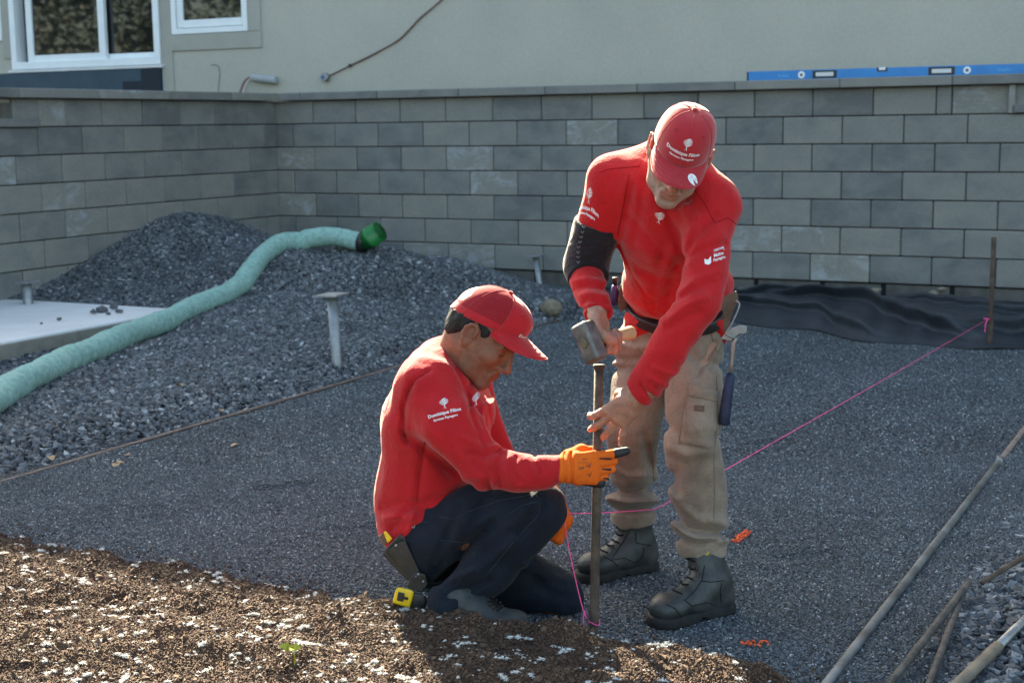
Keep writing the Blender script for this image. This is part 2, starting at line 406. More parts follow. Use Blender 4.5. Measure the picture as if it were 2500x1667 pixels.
scatter('gravel_chips', sub_sheet(Pp, lambda c: in_view(c, ymax=6.0) & on_pad(c)), 20000, .0044, M_CHIP, .5, .5, 3, 1, .9, .0008)
scatter('gravel_chips', sub_sheet(Pp, lambda c: in_view(c) & (c[:, 1] >= 6.0) & on_pad(c)), 9500, .0052, M_CHIP, .45, .5, 4, 1, .9, .0008)
scatter('coarse_gravel', sub_sheet(P2, lambda c: in_view(c) & (bco(c) < RAIL_L - .01)), 2600, .0165, M_STONE, .62, .55, 5, 1, 1.0, .006)
scatter('coarse_gravel', sub_sheet(P3, lambda c: c[:, 2] > .0), 2400, .0165, M_STONE, .62, .55, 6, 1, 1.0, .006)
scatter('coarse_gravel', sub_sheet(P4, lambda c: in_view(c) & (bco(c) > RAIL_R + .17)), 2300, .0150, M_STONE, .55, .55, 7, 1, 1.0, .004)
Sg = np.stack([Xs, Ys, Zs], -1)
scatter('soil_clods', sub_sheet(Sg, lambda c: in_view(c) & (c[:, 1] < soil_edge(c[:, 0]) - .01)), 26000, .0031, M_CLOD, .8, .7, 8, 1, 1.1, .001)
scatter('soil_clods', sub_sheet(Sg, lambda c: in_view(c) & (c[:, 1] < soil_edge(c[:, 0]) - .01)), 500, .0085, M_CLOD, .75, .6, 18, 1, 1.4, .001)
scatter('soil_clods', sub_sheet(Pp, lambda c: in_view(c) & (c[:, 1] > soil_edge(c[:, 0]) - .02) & (c[:, 1] < soil_edge(c[:, 0]) + .14)), 900, .0042, M_CLOD, .8, .7, 28, 1, 1.1, .004)
def fluff(n, lo, hi, seed, nb):
    """wind-blown seed fluff: tufts of hair-thin blades lying on the soil"""
    g = np.random.default_rng(seed); V, F = [], []
    x = g.uniform(-1.7, 1.1, n); t = g.uniform(.02, 1.25, n) ** 1.0; y = soil_edge(x) - t; z = soil_z(x, y)
    rep = np.repeat(np.arange(n), g.integers(1, 5, n)); x = x[rep] + g.normal(size=len(rep)) * hi * .8; y = y[rep] + g.normal(size=len(rep)) * hi * .5; z = soil_z(x, y); n = len(rep)
    for i in range(n):
        if y[i] < 2.9: continue
        r = math.exp(g.uniform(math.log(lo), math.log(hi))); c = np.array([x[i], y[i], z[i] + .0035]); el = g.uniform(0, 3.14); ec = g.uniform(.35, 1)
        for k in range(nb):
            a = g.uniform(0, 6.28); l = r * min(1.3, .25 + abs(g.normal()) * .5); dx, dy = math.cos(a), math.sin(a) * ec
            d = np.array([dx * math.cos(el) - dy * math.sin(el), dx * math.sin(el) + dy * math.cos(el), g.uniform(-.15, .35)]); d = nrm(d); w = nrm(np.cross(d, g.normal(size=3))) * g.uniform(.0005, .0011)
            o = c + g.normal(size=3) * r * .16; o[2] = max(o[2], z[i] + .001); q = len(V); V += [o - w, o + w, o + d * l * .6 + w * .8, o + d * l]; F.append((q, q + 1, q + 2, q + 3))
    return tag(mesh_np('seed_fluff', np.array(V), np.array(F), M_FLUFF, None, False), kind='stuff')
fluff(420, .005, .013, 5, 80); fluff(900, .002, .006, 6, 22)

# ------------------------------------------------------------------ retaining walls: every block its own piece
BL, BH, GAP = .46, .20925, .006
ZTOP = 1.644
BLOCKM = {}
def block_mesh(l):
    key = round(l, 3)
    if key not in BLOCKM:
        bm = bmesh.new(); bm_box(bm, l, .25, BH - GAP, None, .007, 1)
        bmesh.ops.recalc_face_normals(bm, faces=bm.faces)
        me = bpy.data.meshes.new('block'); bm.to_mesh(me); bm.free(); me.materials.append(M_BLOCK); BLOCKM[key] = me
    return BLOCKM[key]
def put_block(parent, u, n, org, s0, s1, z, push=0.0, name='block', me=None):
    """u: along the wall, n: outward; face lies on the wall plane"""
    l = s1 - s0 - GAP
    o = bpy.data.objects.new(name, me or block_mesh(l))
    c = org + u * (s0 + s1) / 2 - n * (.125 - push); c[2] = z
    yv = -n; xv = np.cross(yv, [0, 0, 1.0])
    o.matrix_basis = frame(xv, yv, (0, 0, 1), c)
    return link(o, parent)
def build_wall(parent, u, n, length, phase1, courses, skip=lambda k, s: False, start=0.0):
    org = YW(WALL_A, WALL_B)
    for k in range(courses):
        ph = phase1 if k % 2 == 1 else (phase1 + BL / 2) % BL
        cuts = [start] + [ph + i * BL for i in range(40) if .04 < ph + i * BL < length - .03] + [length]
        for s0, s1 in zip(cuts[:-1], cuts[1:]):
            if skip(k, (s0 + s1) / 2): continue
            put_block(parent, u, n, org, s0, s1, ZTOP - (k + .5) * BH, RNG.uniform(-.003, .002))
wr = tag(empty('retaining_wall', YW(WALL_A, WALL_B + 3)), 'long grey concrete block wall below the stucco house, carrying the blue spirit level', 'wall')
wl = tag(empty('retaining_wall', YW(WALL_A - 3, WALL_B)), 'grey concrete block wall returning from the inner corner below the patio door', 'wall')
build_wall(wr, BX, -AX, 8.4, .1746, 7, skip=lambda k, s: k == 0 and s > 5.93, start=-.06)
build_wall(wl, -AX, BX, 5.6, .187, 8, skip=lambda k, s: k == 0 and s > 2.95)
org = YW(WALL_A, WALL_B)
# closing pieces at the right end: narrow pale filler, dark block, stepped return
put_block(wr, BX, -AX, org, 5.926, 6.035, ZTOP - .5 * BH, .004, 'filler_block'); put_block(wr, BX, -AX, org, 6.035, 6.445, ZTOP - .5 * BH, -.012, 'block')
put_block(wr, BX, -AX, org, 6.445, 6.90, ZTOP - .5 * BH, .0, 'block'); put_block(wr, BX, -AX, org, 6.90, 7.36, ZTOP - .5 * BH, .0, 'block')
for s, zz, ln, hh in ((6.46, ZTOP - .105, .045, .20), (6.56, ZTOP - .175, .20, .055)):
    box('edge_piece', (ln, .03, hh), frame(BX, AX, (0, 0, 1), org + BX * s - AX * .02 + np.array([0, 0, zz])), M_BLOCK, wr, .004)
# left end: the top course stops, a stepped coping stone and a rendered recess follow
put_block(wl, -AX, BX, org, 2.652, 2.934, ZTOP - .5 * BH, 0, 'block')
box('rendered_recess', (1.6, .2, .20), frame(AX, BX, (0, 0, 1), org - AX * 3.75 - BX * .135 + np.array([0, 0, ZTOP - .105])), M_TRIM, wl)
box('step_coping', (1.5, .26, .062), frame(AX, BX, (0, 0, 1), org - AX * 3.69 - BX * .10 + np.array([0, 0, ZTOP - .178])), M_BLOCK, wl, .006)
# footing course of darker, flush slabs below the right wall
def footing(parent, u, n, length, z, h):
    s = 0.05
    while s < length:
        l = .47 + RNG.uniform(-.03, .05)
        o = put_block(parent, u, n, org, s, s + l, z - h / 2, -.025 + RNG.uniform(-.006, .006), 'footing_block')
        o.data = o.data.copy(); o.data.materials.clear(); o.data.materials.append(M_FOOT); o.scale[2] = h / BH
        s += l + .03
M_FOOT = vari('old_footing', (.085, .080, .072), (.13, .122, .11), 7, .95, .15, bs=.5, bscale=60)
footing(wr, BX, -AX, 8.2, ZTOP - 7 * BH - .006, .19)
for par, u, n, ln in ((wr, BX, -AX, 8.4), (wl, -AX, BX, 5.6)):
    Mc = frame(u, -n, (0, 0, 1), org + u * (ln - .3) / 2 - n * .17 + np.array([0, 0, .80 - .02]))
    box('core', (ln + .3, .27, 1.66), Mc, M_DARK, par)
# coping stones
M_CAP = m_block(); M_CAP.name = 'coping_stone'
def coping(parent, u, n, cuts):
    for s0, s1 in zip(cuts[:-1], cuts[1:]):
        bm = bmesh.new(); bm_box(bm, s1 - s0 - .004, .34, .070, None, .006, 1); bmesh.ops.recalc_face_normals(bm, faces=bm.faces)
        me = bpy.data.meshes.new('coping_stone'); bm.to_mesh(me); bm.free(); me.materials.append(M_CAP)
        put_block(parent, u, n, org, s0 + .003, s1 - .003, ZTOP + .036, -.018 + .045 - .0, 'coping_stone', me)
coping(wr, BX, -AX, [.028] + [1.139 + i * .818 for i in range(-1, 9)] + [8.4])
coping(wl, -AX, BX, [.0] + [.72 + i * .818 for i in range(6)] + [5.6])

# ------------------------------------------------------------------ house
house = tag(empty('house', YW(HOUSE_A, -7)), 'beige stucco house behind the block walls with white patio door and window', 'house')
def bz_faces(b0, b1, z0, z1, holes, a, depth):
    bs = sorted({b0, b1, *[h[0] for h in holes], *[h[1] for h in holes]}); zs = sorted({z0, z1, *[h[2] for h in holes], *[h[3] for h in holes]})
    V, F = [], []
    def q(*p):
        F.append(tuple(range(len(V), len(V) + 4))); V.extend(p)
    for i in range(len(bs) - 1):
        for j in range(len(zs) - 1):
            cb, cz = (bs[i] + bs[i + 1]) / 2, (zs[j] + zs[j + 1]) / 2
            if any(h[0] < cb < h[1] and h[2] < cz < h[3] for h in holes): continue
            q(YW(a, bs[i], zs[j]), YW(a, bs[i + 1], zs[j]), YW(a, bs[i + 1], zs[j + 1]), YW(a, bs[i], zs[j + 1]))
    for h in holes:
        c = [(h[0], h[2]), (h[1], h[2]), (h[1], h[3]), (h[0], h[3])]
        for k in range(4):
            (p, z), (p2, z2) = c[k], c[(k + 1) % 4]
            q(YW(a, p, z), YW(a + depth, p, z), YW(a + depth, p2, z2), YW(a, p2, z2))
    return V, F
DOOR = (-12.08, -10.02, 2.055, 4.15); WIN = (-9.875, -8.92, 2.34, 3.55); WIN2 = (-14.2, -12.21, 2.37, 3.55)
V, F = bz_faces(-20, 9, -.05, 7.04, [DOOR, WIN, WIN2], HOUSE_A, .12)
mesh('stucco_wall', V, F, M_STUCCO, house)
EAVE = 7.07
# side and rear walls and a plain hipped roof close the house
V = [YW(HOUSE_A, -20, 0), YW(HOUSE_A + 9, -20, 0), YW(HOUSE_A + 9, 9, 0), YW(HOUSE_A, 9, 0)]; V += [v + np.array([0, 0, 7.04]) for v in V]
mesh('rear_walls', V, [(0, 1, 5, 4), (1, 2, 6, 5), (2, 3, 7, 6)], M_STUCCO, house)
V = [YW(HOUSE_A - .45, -20.4, EAVE - .02), YW(HOUSE_A + 9.4, -20.4, EAVE - .02), YW(HOUSE_A + 9.4, 9.4, EAVE - .02), YW(HOUSE_A - .45, 9.4, EAVE - .02), YW(HOUSE_A + 4.5, -16, EAVE + 1.5), YW(HOUSE_A + 4.5, 5, EAVE + 1.5)]
mesh('roof', V, [(0, 1, 2, 3), (0, 3, 5, 4), (2, 1, 4, 5), (1, 0, 4), (3, 2, 5)], vari('shingle_roof', (.04, .04, .045), (.07, .07, .075), 20, .9), house)
def hb(name, b0, b1, z0, z1, proud, thick, m, parent, bev=.003):
    """a box on the house wall; its front face stands `proud` in front of the stucco"""
    return box(name, (b1 - b0, thick, z1 - z0), frame(BX, AX, (0, 0, 1), YW(HOUSE_A - proud + thick / 2, (b0 + b1) / 2, (z0 + z1) / 2)), m, parent, bev)
def fr4(name, b0, b1, z0, z1, w, proud, thick, m, parent):
    bm = bmesh.new()
    for p in ((b0, b0 + w, z0, z1), (b1 - w, b1, z0, z1), (b0 + w, b1 - w, z0, z0 + w), (b0 + w, b1 - w, z1 - w, z1)):
        bm_box(bm, p[1] - p[0], thick, p[3] - p[2], frame(BX, AX, (0, 0, 1), YW(HOUSE_A - proud + thick / 2, (p[0] + p[1]) / 2, (p[2] + p[3]) / 2)), .003)
    return bmobj(name, bm, m, parent)
# sliding patio door
dr_ = fr4('patio_door', DOOR[0] + .003, DOOR[1] - .003, DOOR[2] + .003, DOOR[3] - .003, .075, .035, .15, M_WHITE, house); dr_['label'] = 'white sliding patio door with two tall panes'
fr4('sliding_sash', -11.86, -10.765, 2.115, 4.08, .085, .01, .045, M_WHITE, dr_)
fr4('fixed_sash', -10.85, -10.09, 2.125, 4.07, .06, -.045, .04, M_WHITE, dr_)
hb('pane', -11.80, -10.83, 2.18, 4.02, -.012, .008, M_GLASS, dr_, 0); hb('pane', -10.80, -10.12, 2.17, 4.02, -.062, .008, M_GLASS, dr_, 0)
hb('screen_rail', -11.04, -10.93, 2.18, 4.02, -.030, .02, vari('grey_screen_rail', (.26, .28, .31), (.30, .32, .35), 5, .6, bs=0), dr_, .002)
hb('track', -12.0, -10.10, 2.062, 2.115, .02, .06, M_WHITE, dr_, .004)
hb('door_sill', -12.12, -9.99, 2.022, 2.053, .055, .12, M_CONC, house, .004)
hb('waterproof_strip', -13.2, -10.03, 1.74, 2.02, .045, .07, M_BLUEB, house, .004)
hb('dark_flap', -10.27, -10.032, 1.79, 2.018, .052, .006, M_NAVY, house, 0); hb('dark_flap', -10.52, -10.272, 1.79, 1.895, .0515, .0055, M_NAVY, house, 0)
# window beside the door with its raised surround
def window(W, parent, lab):
    w = fr4('window', W[0] + .003, W[1] - .003, W[2] + .003, W[3] - .003, .055, .02, .12, M_WHITE, parent); w['label'] = lab
    fr4('sash', W[0] + .065, W[1] - .012, W[2] + .065, W[3] - .06, .075, .0, .05, M_WHITE, w)
    hb('pane', W[0] + .12, W[1] - .06, W[2] + .12, W[3] - .1, -.02, .008, M_GLASS, w, 0)
window(WIN, house, 'white window beside the patio door'); window(WIN2, house, 'white window beyond the patio door')
TR = M_TRIM
hb('trim', -9.985, WIN[1] + .155, 2.18, WIN[2] - .002, .018, .03, TR, house, .003); hb('trim', WIN[1] + .002, WIN[1] + .155, WIN[2], 3.75, .018, .03, TR, house, .003)
hb('trim', DOOR[1] + .002, WIN[0] - .002, 1.76, 3.75, .017, .03, TR, house, .003)
hb('trim', WIN2[1] + .002, DOOR[0] - .002, 2.18, 3.75, .018, .03, TR, house, .003)

# ================================================================== BODIES: smooth solids, meshed once each
class Solid:
    """union of smoothly blended limbs, sampled on a grid and skinned with quads"""
    def __init__(s, h=.005): s.h = h; s.ops = []; s.lo = []; s.hi = []
    def _ext(s, lo, hi): s.lo.append(lo); s.hi.append(hi)
    def cone(s, a, b, ra, rb=None, k=.02, sub=False):
        a, b = np.asarray(a, float), np.asarray(b, float); rb = ra if rb is None else rb; r = max(ra, rb)
        lo, hi = np.minimum(a, b) - r, np.maximum(a, b) + r
        if not sub: s._ext(lo, hi)
        ab = b - a; L2 = ab @ ab + 1e-12
        def f(X, Y, Z):
            t = np.clip(((X - a[0]) * ab[0] + (Y - a[1]) * ab[1] + (Z - a[2]) * ab[2]) / L2, 0, 1)
            return np.sqrt((X - a[0] - t * ab[0]) ** 2 + (Y - a[1] - t * ab[1]) ** 2 + (Z - a[2] - t * ab[2]) ** 2) - (ra + (rb - ra) * t)
        s.ops.append(('sub' if sub else 'add', f, lo - k - .012, hi + k + .012, k)); return s
    def chain(s, pts, rad, k=.02):
        for i in range(len(pts) - 1): s.cone(pts[i], pts[i + 1], rad[i], rad[i + 1], k)
        return s
    def econe(s, a, b, side, ra, rb, k=.03, sub=False):
        """limb with an elliptic section: ra = (half width along side, half depth)"""
        a, b = np.asarray(a, float), np.asarray(b, float); ax = nrm(b - a); L = np.linalg.norm(b - a)
        u = nrm(side - ax * (np.asarray(side) @ ax)); w = np.cross(ax, u)
        R_ = max(*ra, *rb); lo, hi = np.minimum(a, b) - R_, np.maximum(a, b) + R_
        if not sub: s._ext(lo, hi)
        def f(X, Y, Z):
            x, y, z = X - a[0], Y - a[1], Z - a[2]
            l = x * ax[0] + y * ax[1] + z * ax[2]; t = np.clip(l / L, 0, 1)
            p = x * u[0] + y * u[1] + z * u[2]; q = x * w[0] + y * w[1] + z * w[2]; e = l - t * L
            rs, rd = ra[0] + (rb[0] - ra[0]) * t, ra[1] + (rb[1] - ra[1]) * t; m = np.minimum(rs, rd)
            g = np.sqrt((p / rs) ** 2 + (q / rd) ** 2 + (e / m) ** 2)
            gl = np.sqrt((p / rs ** 2) ** 2 + (q / rd ** 2) ** 2 + (e / m ** 2) ** 2)
            return g * (g - 1) / (gl + 1e-6)
        s.ops.append(('sub' if sub else 'add', f, lo - k - .012, hi + k + .012, k)); return s
    def ell(s, c, r, M=None, k=.02, sub=False):
        c = np.asarray(c, float); r = np.asarray(r, float); M = np.eye(3) if M is None else np.asarray(M, float)   # columns: local axes
        R_ = np.abs(M) @ r if True else r; lo, hi = c - R_ - .002, c + R_ + .002
        if not sub: s._ext(lo, hi)
        def f(X, Y, Z):
            x, y, z = X - c[0], Y - c[1], Z - c[2]
            p = [(x * M[0, i] + y * M[1, i] + z * M[2, i]) for i in range(3)]
            g = np.sqrt(sum((p[i] / r[i]) ** 2 for i in range(3))); gl = np.sqrt(sum((p[i] / r[i] ** 2) ** 2 for i in range(3)))
            return g * (g - 1) / (gl + 1e-6)
        s.ops.append(('sub' if sub else 'add', f, lo - k - .012, hi + k + .012, k)); return s
    def cut(s, p, n, rad=9.0, soft=.004, wob=0.0):
        """remove what lies on the side n points to, within rad of p"""
        p, n = np.asarray(p, float), nrm(n)
        def f(X, Y, Z): return (X - p[0]) * n[0] + (Y - p[1]) * n[1] + (Z - p[2]) * n[2] + wob * (np.sin(X * 47 + 1) + np.sin(Y * 39 + X * 21) + .5 * np.sin(X * 90 - Y * 70))
        s.ops.append(('cut', f, p - rad, p + rad, soft)); return s
    def fold(s, pts, Y, w, amp, dy=.16):
        """a crease (amp>0) or ridge (amp<0) along points seen from the front, at depth about Y"""
        P = [D(*q, Y) if len(q) == 2 else D(*q) for q in pts]; lo = np.min(P, 0) - 3 * w; hi = np.max(P, 0) + 3 * w
        lo[1] -= dy; hi[1] += dy
        vd = nrm(np.mean(P, 0) - O3)
        def f(X, Y_, Z):
            d = None
            for a, b in zip(P[:-1], P[1:]):
                ab = b - a; ab = ab - vd * (ab @ vd); L2 = ab @ ab + 1e-12
                x, y, z = X - a[0], Y_ - a[1], Z - a[2]; g = x * vd[0] + y * vd[1] + z * vd[2]
                x, y, z = x - g * vd[0], y - g * vd[1], z - g * vd[2]
                t = np.clip((x * ab[0] + y * ab[1] + z * ab[2]) / L2, 0, 1)
                q = (x - t * ab[0]) ** 2 + (y - t * ab[1]) ** 2 + (z - t * ab[2]) ** 2
                tl = 1.0
                d = q if d is None else np.minimum(d, q)
            return 1.5 * amp * np.exp(-d / w ** 2)
        s.ops.append(('disp', f, lo, hi, 0)); return s
    def ripple(s, fn): s.ops.append(('all', fn, None, None, 0)); return s
    def build(s, name, mat_, parent=None, col=None):
        h = s.h; lo = np.min(s.lo, 0) - 4 * h - .01; hi = np.max(s.hi, 0) + 4 * h + .01
        n = np.ceil((hi - lo) / h).astype(int) + 1
        ax = [lo[i] + h * np.arange(n[i]) for i in range(3)]
        F = np.full(n, 1.0, np.float32)
        for op, f, l, u, k in s.ops:
            if op == 'all':
                idx = np.nonzero(np.abs(F) < 4 * h + .01)
                F[idx] += f(ax[0][idx[0]], ax[1][idx[1]], ax[2][idx[2]]).astype(np.float32); continue
            i0 = np.clip(np.floor((l - lo) / h).astype(int), 0, n); i1 = np.clip(np.ceil((u - lo) / h).astype(int) + 1, 0, n)
            if (i1 <= i0).any(): continue
            sl = tuple(slice(a, b) for a, b in zip(i0, i1)); G_ = F[sl]
            v = f(ax[0][i0[0]:i1[0], None, None], ax[1][None, i0[1]:i1[1], None], ax[2][None, None, i0[2]:i1[2]]).astype(np.float32)
            if op == 'add':
                q = np.maximum(k - np.abs(G_ - v), 0) / max(k, 1e-6); F[sl] = np.minimum(G_, v) - q * q * k * .25
            elif op in ('sub', 'cut'):
                v = -v if op == 'sub' else v
                q = np.maximum(k - np.abs(G_ - v), 0) / max(k, 1e-6); F[sl] = np.maximum(G_, v) + q * q * k * .25
            elif op == 'disp': F[sl] = G_ + v
        V, Q = nets(F, lo, h)
        o = mesh_np(name, V, Q, mat_, parent, True)
        if col is not None:
            c = np.ones((len(o.data.vertices), 4), np.float32); P = np.zeros(len(o.data.vertices) * 3, np.float32); o.data.vertices.foreach_get('co', P)
            c[:, :3] = col(P.reshape(-1, 3)); at = o.data.color_attributes.new('Col', 'FLOAT_COLOR', 'POINT'); at.data.foreach_set('color', c.ravel())
        return o
def nets(F, lo, h):
    S = F < 0; c = [S[i:S.shape[0] - 1 + i, j:S.shape[1] - 1 + j, k:S.shape[2] - 1 + k] for i in (0, 1) for j in (0, 1) for k in (0, 1)]
    any_ = c[0].copy(); all_ = c[0].copy()
    for q in c[1:]: any_ |= q; all_ &= q
    act = any_ & ~all_; I = np.argwhere(act); idx = np.full(act.shape, -1, np.int32); idx[act] = np.arange(len(I))
    cr = np.array([(i, j, k) for i in (0, 1) for j in (0, 1) for k in (0, 1)])
    val = np.stack([F[I[:, 0] + q[0], I[:, 1] + q[1], I[:, 2] + q[2]] for q in cr], 1)
    acc = np.zeros((len(I), 3)); cnt = np.zeros(len(I))
    for a in range(8):
        for b in range(a + 1, 8):
            if np.abs(cr[a] - cr[b]).sum() != 1: continue
            va, vb = val[:, a], val[:, b]; m = (va < 0) != (vb < 0)
            t = np.where(m, va / np.where(m, va - vb, 1), 0)[:, None]
            acc += np.where(m[:, None], cr[a] + t * (cr[b] - cr[a]), 0); cnt += m
    V = lo + h * (I + acc / np.maximum(cnt, 1)[:, None]); Q = []
    for d in range(3):
        s0 = [slice(None)] * 3; s1 = [slice(None)] * 3; s0[d] = slice(0, -1); s1[d] = slice(1, None)
        A, B = S[tuple(s0)], S[tuple(s1)]; E = np.argwhere(A != B); e1, e2 = (d + 1) % 3, (d + 2) % 3
        E = E[(E[:, e1] > 0) & (E[:, e2] > 0) & (E[:, e1] < F.shape[e1] - 1) & (E[:, e2] < F.shape[e2] - 1)]
        flip = A[tuple(E.T)]; q = []
        for da, db in ((0, 0), (1, 0), (1, 1), (0, 1)):
            p = E.copy(); p[:, e1] -= da; p[:, e2] -= db; q.append(idx[tuple(p.T)])
        q = np.stack(q, 1); q[~flip] = q[~flip][:, ::-1]; Q.append(q)
    Q = np.concatenate(Q); Q = Q[(Q >= 0).all(1)]
    return V, Q
def wav(seed, f0, f1, n, amp, stretch=(1, 1, 1)):
    g = np.random.default_rng(seed); k = g.normal(size=(n, 3)); k /= np.linalg.norm(k, axis=1)[:, None]; k *= np.exp(g.uniform(np.log(f0), np.log(f1), n))[:, None]; k *= np.array(stretch); ph = g.uniform(0, 6.28, n)
    return lambda X, Y, Z: amp * sum(np.sin(k[i, 0] * X + k[i, 1] * Y + k[i, 2] * Z + ph[i]) for i in range(n)) / math.sqrt(n)

# ------------------------------------------------------------------ cloth, skin and leather
def m_cloth(name, c1, c2, scale=900, bs=.25, sheen=.0, wr=.5, rough=.9, tint=(1, 1, 1), dirt=0.0):
    m, n, b = mat(name, c1, rough, .2)
    b.inputs['Sheen Weight'].default_value = sheen; b.inputs['Sheen Roughness'].default_value = .42; b.inputs['Sheen Tint'].default_value = (*tint, 1)
    tc = n.add('ShaderNodeTexCoord').outputs['Object']
    c = n.ramp(n.noise(14, 5, .65, tc), [(.3, c1), (.7, c2)]); 
    c = n.mix(1.0, c, n.ramp(n.noise(scale * .6, 2, .6, tc), [(.3, .86), (.7, 1.12)]), 'MULTIPLY')
    if dirt: c = n.mix(1.0, c, n.ramp(n.noise(5.5, 6, .7, tc, .6), [(.32, 1 - dirt), (.6, 1.06)]), 'MULTIPLY')
    n.lk(c, b.inputs['Base Color'])
    rg = n.math('ABSOLUTE', n.math('SUBTRACT', n.noise(26, 2, .5, tc, 1.6), .5)); cre = n.ramp(rg, [(0, 0.0), (.10, 1.0)])
    h = n.math('ADD', n.math('MULTIPLY', n.noise(scale, 2, .6, tc), .10), n.math('MULTIPLY', n.noise(34, 3, .55, tc, .8), wr)); h = n.math('ADD', h, n.math('MULTIPLY', cre, wr * .32))
    bump(n, b, h, bs, .012)
    return m
def m_skin(name, ss=.25):
    m, n, b = mat(name, (.5, .3, .2), .52, .35)
    vc = n.add('ShaderNodeVertexColor', layer_name='Col').outputs[0]; tc = n.add('ShaderNodeTexCoord').outputs['Object']
    c = n.mix(1.0, vc, n.ramp(n.noise(55, 4, .65, tc), [(.3, .76), (.7, 1.14)]), 'MULTIPLY')
    c = n.mix(1.0, c, n.ramp(n.noise(480, 2, .6, tc), [(.3, .80), (.7, 1.10)]), 'MULTIPLY'); n.lk(c, b.inputs['Base Color'])
    b.inputs['Subsurface Weight'].default_value = ss; b.inputs['Subsurface Radius'].default_value = (.022, .006, .003); b.inputs['Subsurface Scale'].default_value = 1.0
    bump(n, b, n.math('ADD', n.noise(420, 3, .65, tc), n.noise(95, 4, .65, tc)), .5, .004)
    return m
M_SHIRT = m_cloth('red_jersey', (.43, .0108, .0155), (.48, .0135, .0188), 900, .34, .26, dirt=.10, tint=(1, .80, .74))
M_SHIRT2 = m_cloth('red_jersey_faded', (.40, .0112, .0165), (.45, .0140, .0198), 900, .34, .26, dirt=.10, tint=(1, .80, .74))
M_CAPR = m_cloth('red_cap_twill', (.36, .018, .028), (.40, .024, .034), 1400, .22, .6, .1, tint=(1, .82, .78))
M_CAPR2 = m_cloth('red_cap_bright', (.40, .012, .020), (.45, .018, .026), 1400, .22, .6, .1, tint=(1, .82, .78))
M_MESHP = m_cloth('red_cap_mesh', (.25, .012, .018), (.30, .018, .024), 500, .6, wr=.05)
M_KHAKI = m_cloth('khaki_canvas', (.205, .154, .115), (.270, .208, .158), 1100, .5, .2, dirt=.38)
M_KHAKID = m_cloth('khaki_seam', (.16, .11, .075), (.20, .145, .10), 1100, .3)
M_DENIM = m_cloth('dark_denim', (.0065, .0092, .0165), (.0125, .017, .027), 1100, .45, .05, dirt=.35)
M_STITCH = mat('denim_stitch', (.045, .055, .065), .9, .2)[0]
M_SLEEVE = m_cloth('black_knit', (.010, .010, .012), (.018, .017, .020), 700, .4, .3)
M_GREYK = mat('grey_knit_mark', (.16, .15, .16), .9, .2)[0]
M_GLOVE = m_cloth('orange_knit', (.66, .112, .012), (.74, .140, .017), 800, .30, wr=.2)
M_RUBBER = vari('black_rubber', (.012, .012, .013), (.022, .022, .024), 40, .6, .4, bs=.3)
M_LEATHER = vari('black_worn_leather', (.014, .016, .016), (.044, .048, .045), 17, .52, .45, bs=.3, bscale=120)
M_SOLE = vari('rubber_sole', (.010, .010, .010), (.022, .021, .020), 30, .75, .3, bs=.4)
M_LACE = mat('lace', (.010, .010, .012), .9, .2)[0]
M_SKIN = m_skin('skin'); M_SKIN2 = m_skin('skin_tan')
M_HAIR = m_cloth('black_hair', (.008, .007, .007), (.02, .018, .017), 300, .8, wr=.3, rough=.6)
M_PRINT = mat('white_print', (.80, .80, .80), .7, .3)[0]
M_BROWNL = vari('brown_leather', (.07, .042, .028), (.12, .075, .05), 20, .6, .4, bs=.3)
M_BLACKP = mat('black_plastic', (.012, .012, .013), .45, .5)[0]
M_YELLOW = vari('yellow_plastic', (.70, .44, .012), (.76, .50, .02), 20, .4, .5, bs=.05)

# ------------------------------------------------------------------ prints: flat lettering laid onto the cloth
def bvh(o):
    me = o.data; return BVHTree.FromPolygons([tuple(v.co) for v in me.vertices], [tuple(p.vertices) for p in me.polygons])
def text2d(s, size, align='CENTER', shear=0.0):
    cu = bpy.data.curves.new('t', 'FONT'); cu.body = s; cu.size = size; cu.align_x = align; cu.resolution_u = 2; cu.shear = shear; cu.offset = size * .022
    o = bpy.data.objects.new('t', cu); COL.objects.link(o)
    dg = bpy.context.evaluated_depsgraph_get(); dg.update(); me = bpy.data.meshes.new_from_object(o.evaluated_get(dg))
    V = [(v.co.x, v.co.y) for v in me.vertices]; F = [tuple(p.vertices) for p in me.polygons]
    bpy.data.objects.remove(o); bpy.data.meshes.remove(me); return V, F
def join2d(parts):
    V, F = [], []
    for (v, f), (dx, dy) in parts:
        k = len(V); V += [(x + dx, y + dy) for x, y in v]; F += [tuple(i + k for i in q) for q in f]
    return V, F
def stroke2d(pts, w):
    P = [np.asarray(p, float) for p in pts]; V, F = [], []
    for i, p in enumerate(P):
        t = nrm(P[min(i + 1, len(P) - 1)] - P[max(i - 1, 0)]); n = np.array([-t[1], t[0]]); ww = w * (1 if 0 < i < len(P) - 1 else .45)
        V += [tuple(p + n * ww / 2), tuple(p - n * ww / 2)]
    for i in range(len(P) - 1): F.append((2 * i, 2 * i + 1, 2 * i + 3, 2 * i + 2))
    return V, F
def tree2d(s):
    """the scribbled little tree above the lettering, about s tall"""
    parts = []
    for i, (y, x0, x1) in enumerate(((.96, -.12, .20), (.88, -.28, .30), (.79, -.36, .40), (.70, -.38, .44), (.61, -.34, .42), (.52, -.26, .40), (.44, -.16, .30))):
        parts.append((stroke2d([(x0 * s, (y - .05) * s), ((x0 * .4 + x1 * .6) * s, (y + .0) * s), (x1 * s, (y + .05) * s)], .062 * s), (0, 0)))
    parts.append((stroke2d([(.03 * s, .5 * s), (.02 * s, .25 * s), (.10 * s, 0)], .065 * s), (0, 0)))
    parts.append((stroke2d([(.02 * s, .22 * s), (-.14 * s, .02 * s)], .05 * s), (0, 0)))
    return join2d(parts)
